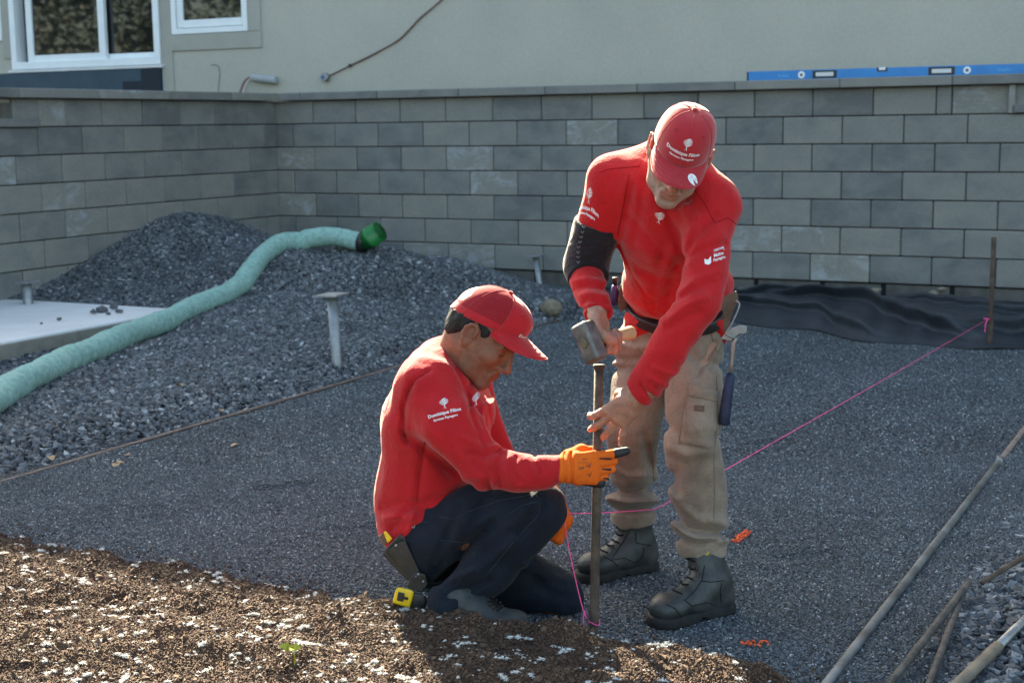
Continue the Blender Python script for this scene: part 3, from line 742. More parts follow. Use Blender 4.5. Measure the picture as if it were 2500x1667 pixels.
def lay(name, d2, org, right, up, tree_, mat_, parent, off=.0014, reach=.12):
    right, up = np.asarray(right, float), np.asarray(up, float); nm = nrm(np.cross(right, up)); V, ok = [], []
    for x, y in d2[0]:
        p = np.asarray(org) + right * x + up * y
        h = tree_.ray_cast(Vector(p + nm * reach), Vector(-nm), reach * 2.5)
        ok.append(h[0] is not None); V.append(np.array(h[0]) + nm * off if h[0] is not None else p)
    F = [f for f in d2[1] if all(ok[i] for i in f)]
    if not F: return None
    o = mesh(name, V, F, mat_, parent); o['kind'] = 'stuff'; return o
def company(sz):
    return join2d([(tree2d(sz * 2.3), (sz * .35, sz * 1.05)), (text2d('Dominique Filion', sz), (0, 0)), (text2d('Services Paysagers', sz * .68, shear=.15), (0, -sz * .95))])

# ------------------------------------------------------------------ hands, heads, boots
def hand(S, W, fwd, back, lat, flex, sc_=1.0, fat=1.0, k=.007, thumb=None, spread=.0, palm=True):
    """lat points from little finger to index; flex: four triples of bend angles in degrees (index..little)"""
    fwd = nrm(fwd); back = nrm(np.asarray(back) - fwd * (np.asarray(back) @ fwd)); lat = nrm(np.asarray(lat) - fwd * (np.asarray(lat) @ fwd) - back * (np.asarray(lat) @ back)); W = np.asarray(W, float)
    if palm:
        S.econe(W, W + fwd * .035 * sc_, lat, (.028 * sc_ * fat, .020 * sc_ * fat), (.036 * sc_ * fat, .019 * sc_ * fat), .015)
        S.econe(W + fwd * .035 * sc_, W + fwd * .082 * sc_, lat, (.036 * sc_ * fat, .019 * sc_ * fat), (.040 * sc_ * fat, .0145 * sc_ * fat), .012)
    offs = (.031, .011, -.010, -.029); base = (.086, .091, .087, .078); ln = ((.043, .026, .021), (.047, .030, .023), (.044, .028, .022), (.035, .021, .019)); rr = (.0102, .0105, .0098, .0086)
    tips = []
    for i in range(4):
        fx = flex[i]; sp = spread[i] if not np.isscalar(spread) else spread * offs[i]
        f0 = nrm(fwd + lat * sp); p = W + fwd * base[i] * sc_ + lat * offs[i] * sc_ - back * .002; ang = 0
        r = rr[i] * sc_ * fat
        S.cone(W + fwd * base[i] * .45 * sc_ + lat * offs[i] * .85 * sc_ + back * .003, p, r * .95, r * 1.12, k)
        for j in range(3):
            ang += R(fx[j]); d = f0 * math.cos(ang) - back * math.sin(ang); q = p + d * ln[i][j] * sc_
            S.cone(p, q, r * (1.06, .98, .90)[j], r * (.98, .90, .78)[j], k * .8); p = q
        tips.append((p, d, r))
    if thumb is not None:
        T = [W + fwd * t[0] * sc_ + lat * t[1] * sc_ + back * t[2] * sc_ for t in thumb]
        S.chain(T, [.017 * sc_ * fat, .0135 * sc_ * fat, .012 * sc_ * fat, .0095 * sc_ * fat], .012)
    return tips
class Head:
    def __init__(s, c, fwd, up, sc_=1.0):
        f = nrm(fwd); u = nrm(np.asarray(up, float) - f * (np.asarray(up) @ f)); x = np.cross(f, u)
        s.c = np.asarray(c, float); s.M = np.stack([x, f, u], 1); s.s = sc_
    def p(s, x, y, z): return s.c + s.M @ (np.array([x, y, z]) * s.s)
    def loc(s, P): return ((P - s.c) @ s.M) / s.s
    def ell(s, S, c, r, k=.02, sub=False, rot=None):
        M = s.M if rot is None else s.M @ rot; S.ell(s.p(*c), np.array(r) * s.s, M, k * s.s, sub)
    def cone(s, S, a, b, ra, rb, k=.015, sub=False): S.cone(s.p(*a), s.p(*b), ra * s.s, rb * s.s, k * s.s, sub)
    def face(s, S, full=.0):
        E, C = s.ell, s.cone
        E(S, (0, -.012, .040), (.0755, .097, .083), .02)
        E(S, (0, .028, -.030), (.062 + full, .066, .078), .04)
        for q in (-1, 1):
            C(S, (q * .054, .000, -.045), (q * .045, .030, -.086), .017, .014, .03); C(S, (q * .045, .030, -.086), (q * .015, .076, -.107), .014, .014, .025)
            E(S, (q * .043, .066, -.022), (.022, .020, .018), .025)
            C(S, (q * .010, .094, .020), (q * .048, .078, .020), .0085, .008, .014)
            C(S, (q * .012, .102, -.044), (q * .017, .092, -.044), .0085, .008, .006)
        E(S, (0, .086, -.107), (.021, .015, .017), .020)
        E(S, (0, .083, -.070), (.030, .020, .026), .02)
        for q in (-1, 1):
            E(S, (q * .032, .104, .001), (.019, .016, .0125), .016, True); E(S, (q * .032, .0735, .000), (.0150, .0135, .0125), .006)
            C(S, (q * .019, .0865, -.005), (q * .046, .078, -.005), .0022, .0020, .003)
            E(S, (q * .0075, .110, -.0475), (.0035, .005, .003), .002, True)
            C(S, (q * .020, .100, -.046), (q * .030, .088, -.066), .0022, .0022, .010, True)
        C(S, (0, .074, .020), (0, .084, -.030), .014, .016, .006); C(S, (0, .090, .018), (0, .119, -.034), .0085, .0098, .012); E(S, (0, .117, -.038), (.0125, .0115, .0105), .008)
        for q in (-1, 1): C(S, (q * .012, .102, -.044), (q * .016, .094, -.044), .0085, .008, .006); E(S, (q * .0075, .111, -.0485), (.0035, .005, .003), .002, True)
        C(S, (-.022, .094, -.066), (0, .1025, -.0635), .0055, .0068, .006); C(S, (0, .1025, -.0635), (.022, .094, -.066), .0068, .0055, .006)
        C(S, (-.020, .093, -.077), (0, .1005, -.0785), .0058, .0080, .006); C(S, (0, .1005, -.0785), (.020, .093, -.077), .0080, .0058, .006)
        C(S, (-.025, .097, -.0708), (0, .111, -.0708), .0014, .0016, .003, True); C(S, (0, .111, -.0708), (.025, .097, -.0708), .0016, .0014, .003, True)
        C(S, (-.012, .102, -.092), (.012, .102, -.092), .005, .005, .010, True)
        for q in (-1, 1):       # ears: rim, lobe, hollow
            a = .35
            rot = np.array([[math.cos(a * q), -math.sin(a * q), 0], [math.sin(a * q), math.cos(a * q), 0], [0, 0, 1]])
            E(S, (q * .078, -.012, -.004), (.0065, .0185, .031), .006, False, rot)
            E(S, (q * .0855, -.011, .002), (.0065, .0115, .0200), .003, True, rot)
            E(S, (q * .0815, .001, -.008), (.0045, .0060, .0070), .004, True, rot)
            E(S, (q * .078, -.008, -.031), (.0065, .0095, .0095), .006, False)
            hl = [np.array([q * (.0835 + .004 * (1 if yy < -.012 else -.5)), yy, zz]) for yy, zz in ((.004, -.004), (.004, .016), (-.006, .027), (-.020, .024), (-.029, .010), (-.028, -.008), (-.020, -.022), (-.010, -.032))]
            for h0, h1 in zip(hl[:-1], hl[1:]): C(S, h0, h1, .0042, .0042, .003)
def m3(a, b, t): return a + (b - a) * np.asarray(t)[..., None]
def skin_col(H, base, flush, brow, stub, gray, hands=()):
    base, flush, brow, stub = (np.array(q) for q in (base, flush, brow, stub))
    def f(P):
        q = H.loc(P); x, y, z = q.T; c = np.tile(base, (len(P), 1)).astype(float)
        near = (np.abs(x) < .13) & (np.abs(y) < .16) & (np.abs(z) < .17)
        g = lambda cx, cy, cz, r: np.exp(-((np.abs(x) - cx) ** 2 + (y - cy) ** 2 + (z - cz) ** 2) / r ** 2)
        c = m3(c, flush, np.clip(.7 * g(.045, .066, -.03, .03) + .8 * g(0, .118, -.04, .018) + .7 * g(.082, -.01, 0, .035), 0, .8) * near)
        lips = np.exp(-((z + .071) / .010) ** 2) * (np.abs(x) < .026) * sstep(y, .086, .094); c = m3(c, np.array([flush[0] * .72, flush[1] * .58, flush[2] * .6]), .75 * lips * near)
        br = np.exp(-((z - .0205 - .1 * np.abs(x) + .0025) / .0055) ** 2) * (np.abs(x) > .010) * (np.abs(x) < .054) * (y > .062); c = m3(c, brow, .85 * br * near)
        ey = np.exp(-((z + .0055) / .0026) ** 2) * (np.abs(np.abs(x) - .032) < .015) * (y > .075); c = m3(c, brow * .6, .85 * ey * near)
        be = sstep(-z, .040, .062) * sstep(y, -.01, .03) * (1 - .75 * np.clip(lips * 2, 0, 1)); mu = np.exp(-((z + .055) / .009) ** 2) * (y > .075)
        nz = .75 + .25 * np.sin(x * 900 + 7 * np.sin(z * 700)) * np.sin(y * 830 + z * 760)
        c = m3(c, stub, np.clip(gray * (be + .5 * mu), 0, gray) * nz * near)
        return c
    return f
def cap(H, name, label, mat_, mat_back, tilt=0.0, visor=.072, squash=1.0, high=.100, arch=.022, droop=.16, front=0.0):
    root = empty(name, H.p(0, 0, .05)); tag(root, label, 'cap')
    def tr(q): return H.p(*q)
    zr = lambda ph: .036 + tilt * math.cos(ph)                # rim height, ph=0 at the front
    def rim(ph, o=0.0): return np.array([(.0815 + o) * math.sin(ph), -.010 + (.104 + o + front * max(0.0, math.cos(ph))) * math.cos(ph), zr(ph)])
    NP, NT_ = 72, 20
    def dome(i, j, o=0.0):
        ph = 2 * math.pi * i / NP; t = j / NT_; b = rim(ph, o); e = t * math.pi / 2
        cr, sr = math.cos(e) ** .62, math.sin(e)
        seam = .0013 * (abs(math.sin(3 * ph)) ** .25 - 1)     # six panels meet in shallow seams
        fr = 1 + .03 * max(0, math.cos(ph)) * math.sin(2 * e)
        cr = (cr + seam * 8 * (t < .97)) * fr
        return np.array([b[0] * cr, (b[1] + .010) * cr - .010 + .010 * sr, b[2] * (1 - sr) + .036 * sr + (high + o) * (sr - .10 * math.sin(2 * e) * max(0, -math.cos(ph))) * squash])
    V = [tr(dome(i, j)) for j in range(NT_ + 1) for i in range(NP)]
    Vi = [tr(dome(i, j, -.003)) for j in range(2) for i in range(NP)]
    Ff, Fb = [], []
    for j in range(NT_):
        for i in range(NP):
            f = (j * NP + i, j * NP + (i + 1) % NP, (j + 1) * NP + (i + 1) % NP, (j + 1) * NP + i)
            ph = 2 * math.pi * (i + .5) / NP; (Ff if math.cos(ph) > .48 or mat_back is None or j < 3 else Fb).append(f)
    k = len(V); V2 = V + Vi
    for j in range(1):
        for i in range(NP): Ff.append((i, k + i, k + (i + 1) % NP, (i + 1) % NP)); Ff.append((k + i, k + NP + i, k + NP + (i + 1) % NP, k + (i + 1) % NP))
    crown = mesh('crown', V2, Ff, mat_, root, True)
    if Fb:
        mp = mesh('mesh_panel', V, Fb, mat_back, root, True)
    # stitched seams and button
    bm_pts = []
    for q in range(6):
        ph = math.pi * q / 3 + 0; i = ph / (2 * math.pi) * NP
        pts = [tr(dome(i, j, .0006)) for j in range(NT_)]; 
        tube('seam', pts, .0009, mat_, crown, 5)
    for q in (-1, 1):
        for yy in (1,):
            i = q * NP / 10; mesh('eyelet', *ring(tr(dome(i, 11, .0012)), tr(dome(i, 11, .01)) - tr(dome(i, 11, .0)), .0032, .0015), mat_, crown)
    t = dome(0, NT_); S = Solid(.002); S.ell(tr((t[0], t[1], t[2] + .002)), (.008, .008, .005), H.M, .001); S.build('button', mat_, root)
    # visor: arched, double-skinned
    NU, NV = 28, 10; V = []
    P0 = math.radians(66)
    for sgn in (1, -1):
        for v in range(NV + 1):
            for u in range(NU + 1):
                w = -1 + 2 * u / NU; ph = w * P0; b = rim(ph, .001); ext = visor * (1 - abs(w) ** 2.6) ** .6
                vv = v / NV; x = b[0] * (1 + .06 * vv * (1 - abs(w) ** 3)); y = b[1] + ext * vv
                z = b[2] + .002 - arch * (x / .075) ** 2 * vv ** .7 - ext * vv * droop + sgn * .0016
                V.append(tr((x, y, z)))
    F = []; n1 = (NU + 1) * (NV + 1); g = lambda v, u: v * (NU + 1) + u
    for v in range(NV):
        for u in range(NU):
            F.append((g(v, u), g(v, u + 1), g(v + 1, u + 1), g(v + 1, u))); F.append(tuple(n1 + q for q in (g(v + 1, u), g(v + 1, u + 1), g(v, u + 1), g(v, u))))
    for u in range(NU): F.append((g(NV, u), g(NV, u + 1), n1 + g(NV, u + 1), n1 + g(NV, u)))
    vis = mesh('visor', V, F, mat_, root, True)
    edge = [V[g(NV, u)] * .5 + V[n1 + g(NV, u)] * .5 for u in range(NU + 1)]; tube('visor_edge', edge, .0022, mat_, vis, 6)
    for kx in range(1, 5):
        tube('stitch_row', [V[g(NV * kx // 5 + 1, u)] + H.M[:, 2] * .0004 for u in range(1, NU)], .0005, mat_, vis, 4)
    return root, crown, vis
def ring(c, nrm_, R_, r_):
    n = nrm(nrm_); u = nrm(np.cross(n, [.3, .5, .8])); w = np.cross(n, u)
    pts = [np.asarray(c) + R_ * (math.cos(a) * u + math.sin(a) * w) for a in np.linspace(0, 2 * math.pi, 15)]
    return tube_data(pts, r_, 6, False)
def boot(parent, heel, toe, shaft_top, height=.19, mat_=None, laces=True, lace_dir=None):
    heel, toe = np.array([*heel[:2], 0.0]), np.array([*toe[:2], 0.0]); f = nrm(toe - heel); L = np.linalg.norm(toe - heel); sd = np.cross(f, [0, 0, 1.0]); zz = lambda z: np.array([0, 0, z])
    hp, tp = heel + f * .045, toe - f * .052
    S = Solid(.004)
    S.econe(hp + zz(.045), hp + f * .09 + zz(.052), sd, (.040, .040), (.042, .045), .02)
    S.econe(hp + f * .09 + zz(.055), tp + zz(.048), sd, (.043, .040), (.050, .034), .03)
    S.ell(tp + f * .005 + zz(.050), (.050, .052, .036), np.stack([sd, f, np.array([0, 0, 1.0])], 1), .02)
    st = np.asarray(shaft_top, float); an = hp + f * .035 + zz(.10)
    S.econe(an, st, sd, (.044, .055), (.052, .060), .035); S.cone(an + f * .03 - zz(.01), tp - f * .055 + zz(.062), .040, .030, .03)
    S.cone(hp + f * .005 + zz(.05), hp + f * .01 + zz(.10), .042, .040, .02)
    S.cut((0, 0, .022), (0, 0, -1)); S.cut(st, st - an, .2)
    for q in (-1, 1):     # stitched panels
        pass
    S.ripple(wav(5, 60, 140, 6, .0011))
    up = root = S.build('boot', mat_ or M_LEATHER, parent)
    # toe cap edge and padded collar
    So = Solid(.004); So.econe(hp + zz(.012), hp + f * .08 + zz(.012), sd, (.046, .05), (.040, .05), .01); So.econe(hp + f * .08 + zz(.012), tp + f * .006 + zz(.012), sd, (.040, .05), (.056, .05), .02); So.ell(tp + f * .008 + zz(.012), (.056, .055, .05), np.stack([sd, f, np.array([0, 0, 1.0])], 1), .01)
    So.cut((0, 0, .033), (0, 0, 1), soft=.006); So.cut((0, 0, .001), (0, 0, -1), soft=.002)
    So.econe(hp + f * .095 - sd * .08 + zz(0), hp + f * .095 + sd * .08 + zz(0), f, (.012, .011), (.012, .011), .004, True)
    sole = So.build('sole', M_SOLE, root)
    ri = []
    rim_s = np.cross(nrm(st - an), sd)
    for a in np.linspace(0, 2 * math.pi, 33): ri.append(st - nrm(st - an) * .008 + sd * math.cos(a) * .054 + np.cross(nrm(st - an), sd) * math.sin(a) * .062)
    tube('collar', ri, .009, M_RUBBER, root, 8)
    if laces:
        b = bvh(up); ld = nrm(lace_dir if lace_dir is not None else f); pts = []
        for i in range(6):
            t = i / 5; c = (tp - f * .062 + zz(.075)) * (1 - t) + (an + (st - an) * .72 + f * .045) * t
            row = []
            for q in np.linspace(-1, 1, 7):
                p = c + sd * q * .024 + f * .10 + zz(.05); d = -nrm(f * .9 + zz(.45))
                h = b.ray_cast(Vector(p), Vector(d), .3)
                if h[0] is not None: row.append(np.array(h[0]) - d * .0025 + zz(.006 * abs(q)) * (1 if i % 2 else -.2))
            if len(row) > 4:
                tube('lace', row, .0025, M_LACE, up, 6)
                for e in (row[0], row[-1]): mesh('eyelet', *ring(e, f + zz(.5), .0034, .0011), M_RUST, up)
    return up

# ================================================================== THE STANDING MAN
STAKE_B, STAKE_T = D(1364, 1462, 3.86), D(1376, 838, 3.90)
HX = nrm(D(1450, 764, 4.02) - D(1348, 787, 3.862)); HC = D(1348, 787, 3.862)
GRIP = HC + HX * .098                       # where the fist closes on the hammer handle
FR = np.array([.10, -.16, -1.0]); FR = nrm(FR - HX * (FR @ HX)); BK = np.cross(FR, -HX)
WR = GRIP - FR * .074 + BK * .026
def standing():
    P = tag(empty('person', G(1550, 1400)), 'man in red shirt and khaki trousers bending forward with a sledge hammer over the stake', 'person')
    # joints
    pel = D(1550, 740, 4.26); wst = D(1548, 660, 4.20); che = D(1536, 520, 4.04); utc = D(1532, 430, 3.97)
    shR, shL = D(1404, 412, 4.05), D(1638, 478, 3.90)
    elR, wrR = D(1345, 612, 4.12), WR
    elL, wrL = D(1602, 690, 3.77), D(1462, 915, 3.80)
    hiR, hiL = D(1486, 790, 4.35), D(1592, 795, 4.20)
    knR, knL = D(1455, 985, 4.30), D(1594, 1000, 4.07)
    anR, anL = D(1456, 1190, 4.46), D(1612, 1254, 4.10)
    side = nrm(shL - shR); sideP = nrm(hiL - hiR)
    H = Head(D(1562, 352, 3.80), nrm(np.array([-.18, -.82, -.52])), np.array([.22, -.50, .82]), .965)
    # ---- body
    S = Solid(.0036)
    H.face(S)
    nb = D(1540, 425, 3.98)
    S.cone(H.p(0, -.030, -.045), nb, .056, .066, .04)
    S.econe(pel, wst, side, (.13, .09), (.12, .085), .03); S.econe(wst, utc, side, (.115, .08), (.11, .07), .03)
    for a, b, c in ((shR, elR, wrR), (shL, elL, wrL)):
        S.cone(utc, a, .045, .034, .02); S.cone(a, b, .040, .034, .02); S.cone(b, c, .034, .026, .02)
    for a, b, c in ((hiR, knR, anR), (hiL, knL, anL)): S.cone(pel, a, .08, .075, .03); S.cone(a, b, .075, .05, .02); S.cone(b, c, .05, .035, .02)
    # left hand rests on the stake
    f = nrm(D(1402, 968, 3.835) - wrL); lat = nrm(D(1375, 935, 3.84) - D(1452, 985, 3.83)); back = np.cross(lat, f); back = back if back[1] < 0 else -back
    S.cone(wrL - f * .05, wrL, .030, .028, .01)
    tL = hand(S, wrL - f * .004, f, back, lat, [(14, 30, 22), (10, 20, 14), (8, 16, 12), (6, 12, 10)], 1.03, 1.0, .007, [(.012, .024, -.014), (.045, .030, -.036), (.070, .020, -.052), (.092, .004, -.058)], (.14, .02, -.16, -.62))
    # right hand grips the hammer
    hx = HX; fR = FR; bk = BK
    tR = hand(S, wrR, fR, bk, -hx, [(66, 88, 58), (70, 90, 58), (72, 90, 58), (72, 88, 56)], 1.03, 1.0, .0045, [(.012, .028, -.012), (.042, .046, -.026), (.066, .044, -.050), (.082, .026, -.064)], .0)
    body = S.build('body', M_SKIN, P, skin_col(H, (.41, .215, .148), (.48, .175, .125), (.10, .075, .06), (.30, .25, .215), .62))
    for tips, back in ((tL, back), (tR, bk)):
        for (p, d, r) in tips:      # nails
            n_ = nrm(back - d * (back @ d)); N = Solid(.0015); N.ell(p + n_ * r * .62 + d * r * .1, (.0058, .0068, .0022), np.stack([np.cross(d, n_), d, n_], 1), .001); N.build('nail', M_NAIL, body)
    # ---- shirt
    S = Solid(.0048)
    S.econe(D(1553, 752, 4.25), wst, side, (.160, .116), (.143, .108), .03)
    S.econe(wst, che, side, (.143, .108), (.150, .112), .05)
    S.econe(che, utc, side, (.150, .112), (.142, .097), .05)
    S.ell(D(1640, 655, 4.20), (.050, .055, .07), None, .06)
    S.cut(D(1550, 772, 4.20), D(1545, 800, 4.20) - D(1550, 740, 4.26), .40)
    S.cone(shR + side * .01, D(1530, 392, 4.00), .066, .075, .06); S.cone(shL - side * .01, D(1560, 412, 3.96), .068, .072, .06)
    S.cone(D(1530, 392, 4.03), D(1545, 420, 3.98), .075, .078, .05)
    S.cone(shR, elR, .067, .055, .035)
    S.cone(elR, wrR, .052, .042, .012)
    S.cone(shL, elL, .074, .058, .045); S.cone(elL, D(1535, 800, 3.775), .058, .051, .02); S.cone(D(1535, 800, 3.775), wrL, .051, .038, .012)
    S.cut(wrL - f * .018, f, .07); S.cut(wrR + nrm(wrR - elR) * .010, wrR - elR, .07)
    # neckline
    S.ell(D(1545, 440, 3.86), (.052, .06, .055), None, .012, True)
    fo = S.fold
    # creases fanning from the left armpit and across the chest
    for a, w, am in (([(1468 + 100, 590), (1540, 520), (1528, 470)], .012, .007), ([(1570, 600), (1600, 540), (1640, 500)], .012, .006), ([(1560, 610), (1600, 580), (1660, 560)], .010, .006),
                     ([(1565, 620), (1500, 560), (1450, 500)], .014, .005), ([(1562, 640), (1510, 640), (1440, 600)], .014, .005), ([(1556, 660), (1500, 700), (1440, 700)], .013, .006),
                     ([(1555, 600), (1540, 640), (1530, 700)], .014, .008), ([(1450, 430), (1440, 490), (1430, 540)], .012, .006), ([(1478, 420), (1470, 500), (1455, 560)], .013, .004),
                     ([(1530, 560), (1505, 640), (1500, 720)], .016, .006), ([(1420, 560), (1445, 640), (1500, 700)], .010, .005), ([(1425, 600), (1450, 680), (1520, 735)], .010, -.005),
                     ([(1570, 470), (1585, 520), (1568, 590)], .012, -.006), ([(1600, 500), (1600, 560), (1580, 600)], .010, -.005)):
        fo(a, 3.92, w, am)
    # left sleeve: elbow and cuff
    for i, (y, b) in enumerate(((640, 30), (668, 22), (700, 26), (735, 20))):
        fo([(1560 - i * 8, y + b), (1600 - i * 10, y), (1650 - i * 14, y - 18)], 3.76, .009, .0055 if i % 2 else -.005)
    for a in ([(1505, 845), (1545, 862), (1570, 850)], [(1492, 868), (1530, 890), (1552, 880)], [(1480, 885), (1512, 908), (1535, 905)]): fo(a, 3.76, .0065, -.005)
    fo([(1473, 884), (1500, 915), (1532, 928)], 3.78, .0045, .009)
    # right sleeve below the black knit
    for i, y in enumerate((640, 658, 672, 690)): fo([(1312 + i * 10, y + 6), (1350, y), (1392, y + 8)], 3.95, .007, .005 if i % 2 else -.0045)
    fo([(1330, 712), (1360, 706), (1395, 716)], 3.9, .0045, .006)
    # gathered where the belt runs
    fo([(1430, 700), (1480, 728), (1530, 752), (1600, 752), (1690, 700)], 4.12, .012, .014, .2)
    S.ripple(wav(21, 22, 60, 10, .0042)); S.ripple(wav(22, 70, 140, 8, .0012))
    shirt = S.build('shirt', M_SHIRT, P)
    # ---- trousers
    S = Solid(.005)
    S.econe(D(1550, 715, 4.28), D(1545, 800, 4.29), sideP, (.155, .118), (.165, .122), .03)
    for hi, kn, an, r in ((hiR, knR, anR, (.098, .080, .068)), (hiL, knL, anL, (.092, .077, .073))):
        m = (kn + an) / 2
        S.cone(hi, kn, r[0], r[1], .03); S.cone(kn, m, r[1], r[2] + .006, .02); S.cone(m, an, r[2] + .006, r[2] + .004, .02)
    S.cut(anR + np.array([0, 0, -.005]), (.1, .05, -1), .14, wob=.006); S.cut(anL + np.array([0, 0, -.014]), (-.25, .0, -1), .14, wob=.007)
    # bunched cuffs and knee creases
    for a, Y, w, am in (([(1530, 1160), (1580, 1215), (1670, 1225)], 4.05, .012, .010), ([(1545, 1205), (1590, 1235), (1668, 1240)], 4.05, .011, -.012), ([(1550, 1232), (1600, 1248), (1660, 1238)], 4.05, .009, .010),
                        ([(1540, 1130), (1600, 1185), (1665, 1205)], 4.05, .014, -.008), ([(1545, 1090), (1560, 1150), (1620, 1190)], 4.03, .012, .006),
                        ([(1400, 1120), (1440, 1130), (1500, 1120)], 4.36, .012, .011), ([(1395, 1145), (1440, 1155), (1510, 1150)], 4.36, .012, -.012), ([(1410, 1170), (1450, 1175), (1505, 1165)], 4.36, .010, .009),
                        ([(1480, 1000), (1490, 1060), (1500, 1120)], 4.3, .014, .007), ([(1400, 1070), (1440, 1095), (1490, 1090)], 4.3, .012, -.006),
                        ([(1400, 820), (1440, 828), (1500, 820)], 4.25, .012, .006), ([(1400, 850), (1440, 845), (1490, 855)], 4.25, .012, .007), ([(1420, 790), (1460, 800), (1500, 790)], 4.25, .01, -.005),
                        ([(1520, 770), (1500, 830), (1520, 880)], 4.2, .016, .008), ([(1560, 780), (1600, 830), (1650, 840)], 4.1, .014, .006), ([(1535, 980), (1580, 1010), (1640, 1000)], 4.0, .016, .006), ([(1540, 1030), (1580, 1045), (1630, 1035)], 4.0, .014, -.006), ([(1600, 860), (1640, 790)], 4.1, .01, .006)):
        S.fold(a, Y, w, am * 1.45)
    S.ripple(wav(31, 20, 60, 10, .0050)); S.ripple(wav(32, 70, 130, 8, .0012))
    tr_ = S.build('trousers', M_KHAKI, P); bt = bvh(tr_)
    def on(bv, pts, Y, off=.002):      # lay a line of points onto a surface as seen from the yard
        o = []
        for q in pts:
            d = nrm(ray(*q)); h = bv.ray_cast(Vector(O3), Vector(d), 9)
            if h[0] is not None: o.append(np.array(h[0]) - d * off)
        return o
    def dens(pts, n=8):
        o = []
        for a, b in zip(pts[:-1], pts[1:]):
            for k in range(n): o.append((a[0] + (b[0] - a[0]) * k / n, a[1] + (b[1] - a[1]) * k / n))
        return o + [pts[-1]]
    def patch(name, quad, bv, m, par, off=.003, n=10):
        V, ok = [], []
        for i in range(n + 1):
            for j in range(n + 1):
                u, v = i / n, j / n; a = np.array(quad, float); q = (a[0] * (1 - u) + a[1] * u) * (1 - v) + (a[3] * (1 - u) + a[2] * u) * v
                d = nrm(ray(*q)); h = bv.ray_cast(Vector(O3), Vector(d), 9); ok.append(h[0] is not None); V.append(np.array(h[0]) - d * off if h[0] is not None else O3)
        F = [(i * (n + 1) + j, (i + 1) * (n + 1) + j, (i + 1) * (n + 1) + j + 1, i * (n + 1) + j + 1) for i in range(n) for j in range(n)]
        F = [f_ for f_ in F if all(ok[k] for k in f_)]
        o = mesh(name, V, F, m, par, True); md = o.modifiers.new('thick', 'SOLIDIFY'); md.thickness = .0025; md.offset = 1; return o
    cp = patch('cargo_pocket', [(1578, 905), (1647, 912), (1640, 1030), (1560, 1015)], bt, M_KHAKI, tr_, .0045)
    patch('pocket_flap', [(1580, 880), (1650, 898), (1648, 922), (1582, 908)], bt, M_KHAKI, tr_, .0075)
    patch('label_patch', [(1596, 930), (1618, 932), (1617, 944), (1595, 942)], bt, M_BROWNL, tr_, .0085, 3)
    for pts in ([(1646, 850), (1648, 960), (1640, 1050), (1641, 1130), (1640, 1195)], [(1612, 955), (1602, 1020)], [(1612, 955), (1645, 958)], [(1560, 1018), (1638, 1034)], [(1578, 905), (1558, 1020)],
                [(1490, 1010), (1500, 1060), (1502, 1110)], [(1627, 745), (1640, 790), (1648, 812)], [(1648, 812), (1665, 780)], [(1520, 880), (1528, 960)]):
        q = on(bt, dens(pts), 4.1, .0012)
        if len(q) > 2: tube('seam', q, .0011, M_KHAKID, tr_, 5)
    bs_ = bvh(shirt)
    for pts in ([(1380, 395), (1400, 388), (1470, 382)], [(1642, 512), (1672, 500), (1697, 520)], [(1598, 440), (1620, 470), (1642, 512)], [(1445, 400), (1432, 470), (1418, 540)]):
        q = on(bs_, dens(pts), 4.0, .0008)
        if len(q) > 2: tube('seam', q, .0011, M_SEAM, shirt, 5)
    # collar band
    # ---- black knit sleeve over the right elbow
    S = Solid(.0042); a0, a1 = shR + (elR - shR) * .50, elR + (wrR - elR) * .28
    S.cone(shR + (elR - shR) * .40, elR, .0705, .064, .01); S.cone(elR, elR + (wrR - elR) * .45, .063, .057, .01)
    S.cut(a0, shR - elR, .12); S.cut(a1, wrR - elR, .10)
    for y in (560, 572, 584): S.fold([(1310, y + 5), (1350, y), (1395, y - 3)], 3.98, .005, -.002)
    S.ripple(wav(41, 60, 140, 8, .0015))
    sl = S.build('knit_sleeve', M_SLEEVE, P); sl['label'] = 'black knitted elbow sleeve with grey arrow marks'; bsl = bvh(sl)
    for i in range(9):
        x, y = 1344 - 15 * min(i, 5) / 5 - (i > 5) * 1, 508 + i * 11.5
        for q in (-1, 1):
            pp = on(bsl, [(x, y + 5), (x + q * 3.5, y)], 4, .001)
            if len(pp) == 2: tube('arrow_mark', pp, .0016, M_GREYK, sl, 4)
    # ---- belt, buckle, pouch with hammer loop
    S = Solid(.0042)
    S.econe(D(1553, 752, 4.25), wst, side, (.1575, .1140), (.1415, .1065), .03)
    up_ = nrm(wst - D(1553, 752, 4.25)); bc = D(1552, 722, 4.22)
    S.cut(bc + up_ * .017, up_); S.cut(bc - up_ * .017, -up_)
    belt = S.build('tool_belt', M_BLACKP, P); bb = bvh(belt)
    # ---- boots
    C4 = lambda X, Y: ((1360 + X / 3.136) / PX, (1060 + Y / 3.136) / PX)
    b1 = boot(P, G(1682, 1398), G(1500, 1440), anL + np.array([.0, .0, .03])); b2 = boot(P, G(1508, 1303), G(1332, 1337), anR + np.array([-.0, .0, .02]))
    v1, v2 = bvh(b1), bvh(b2)
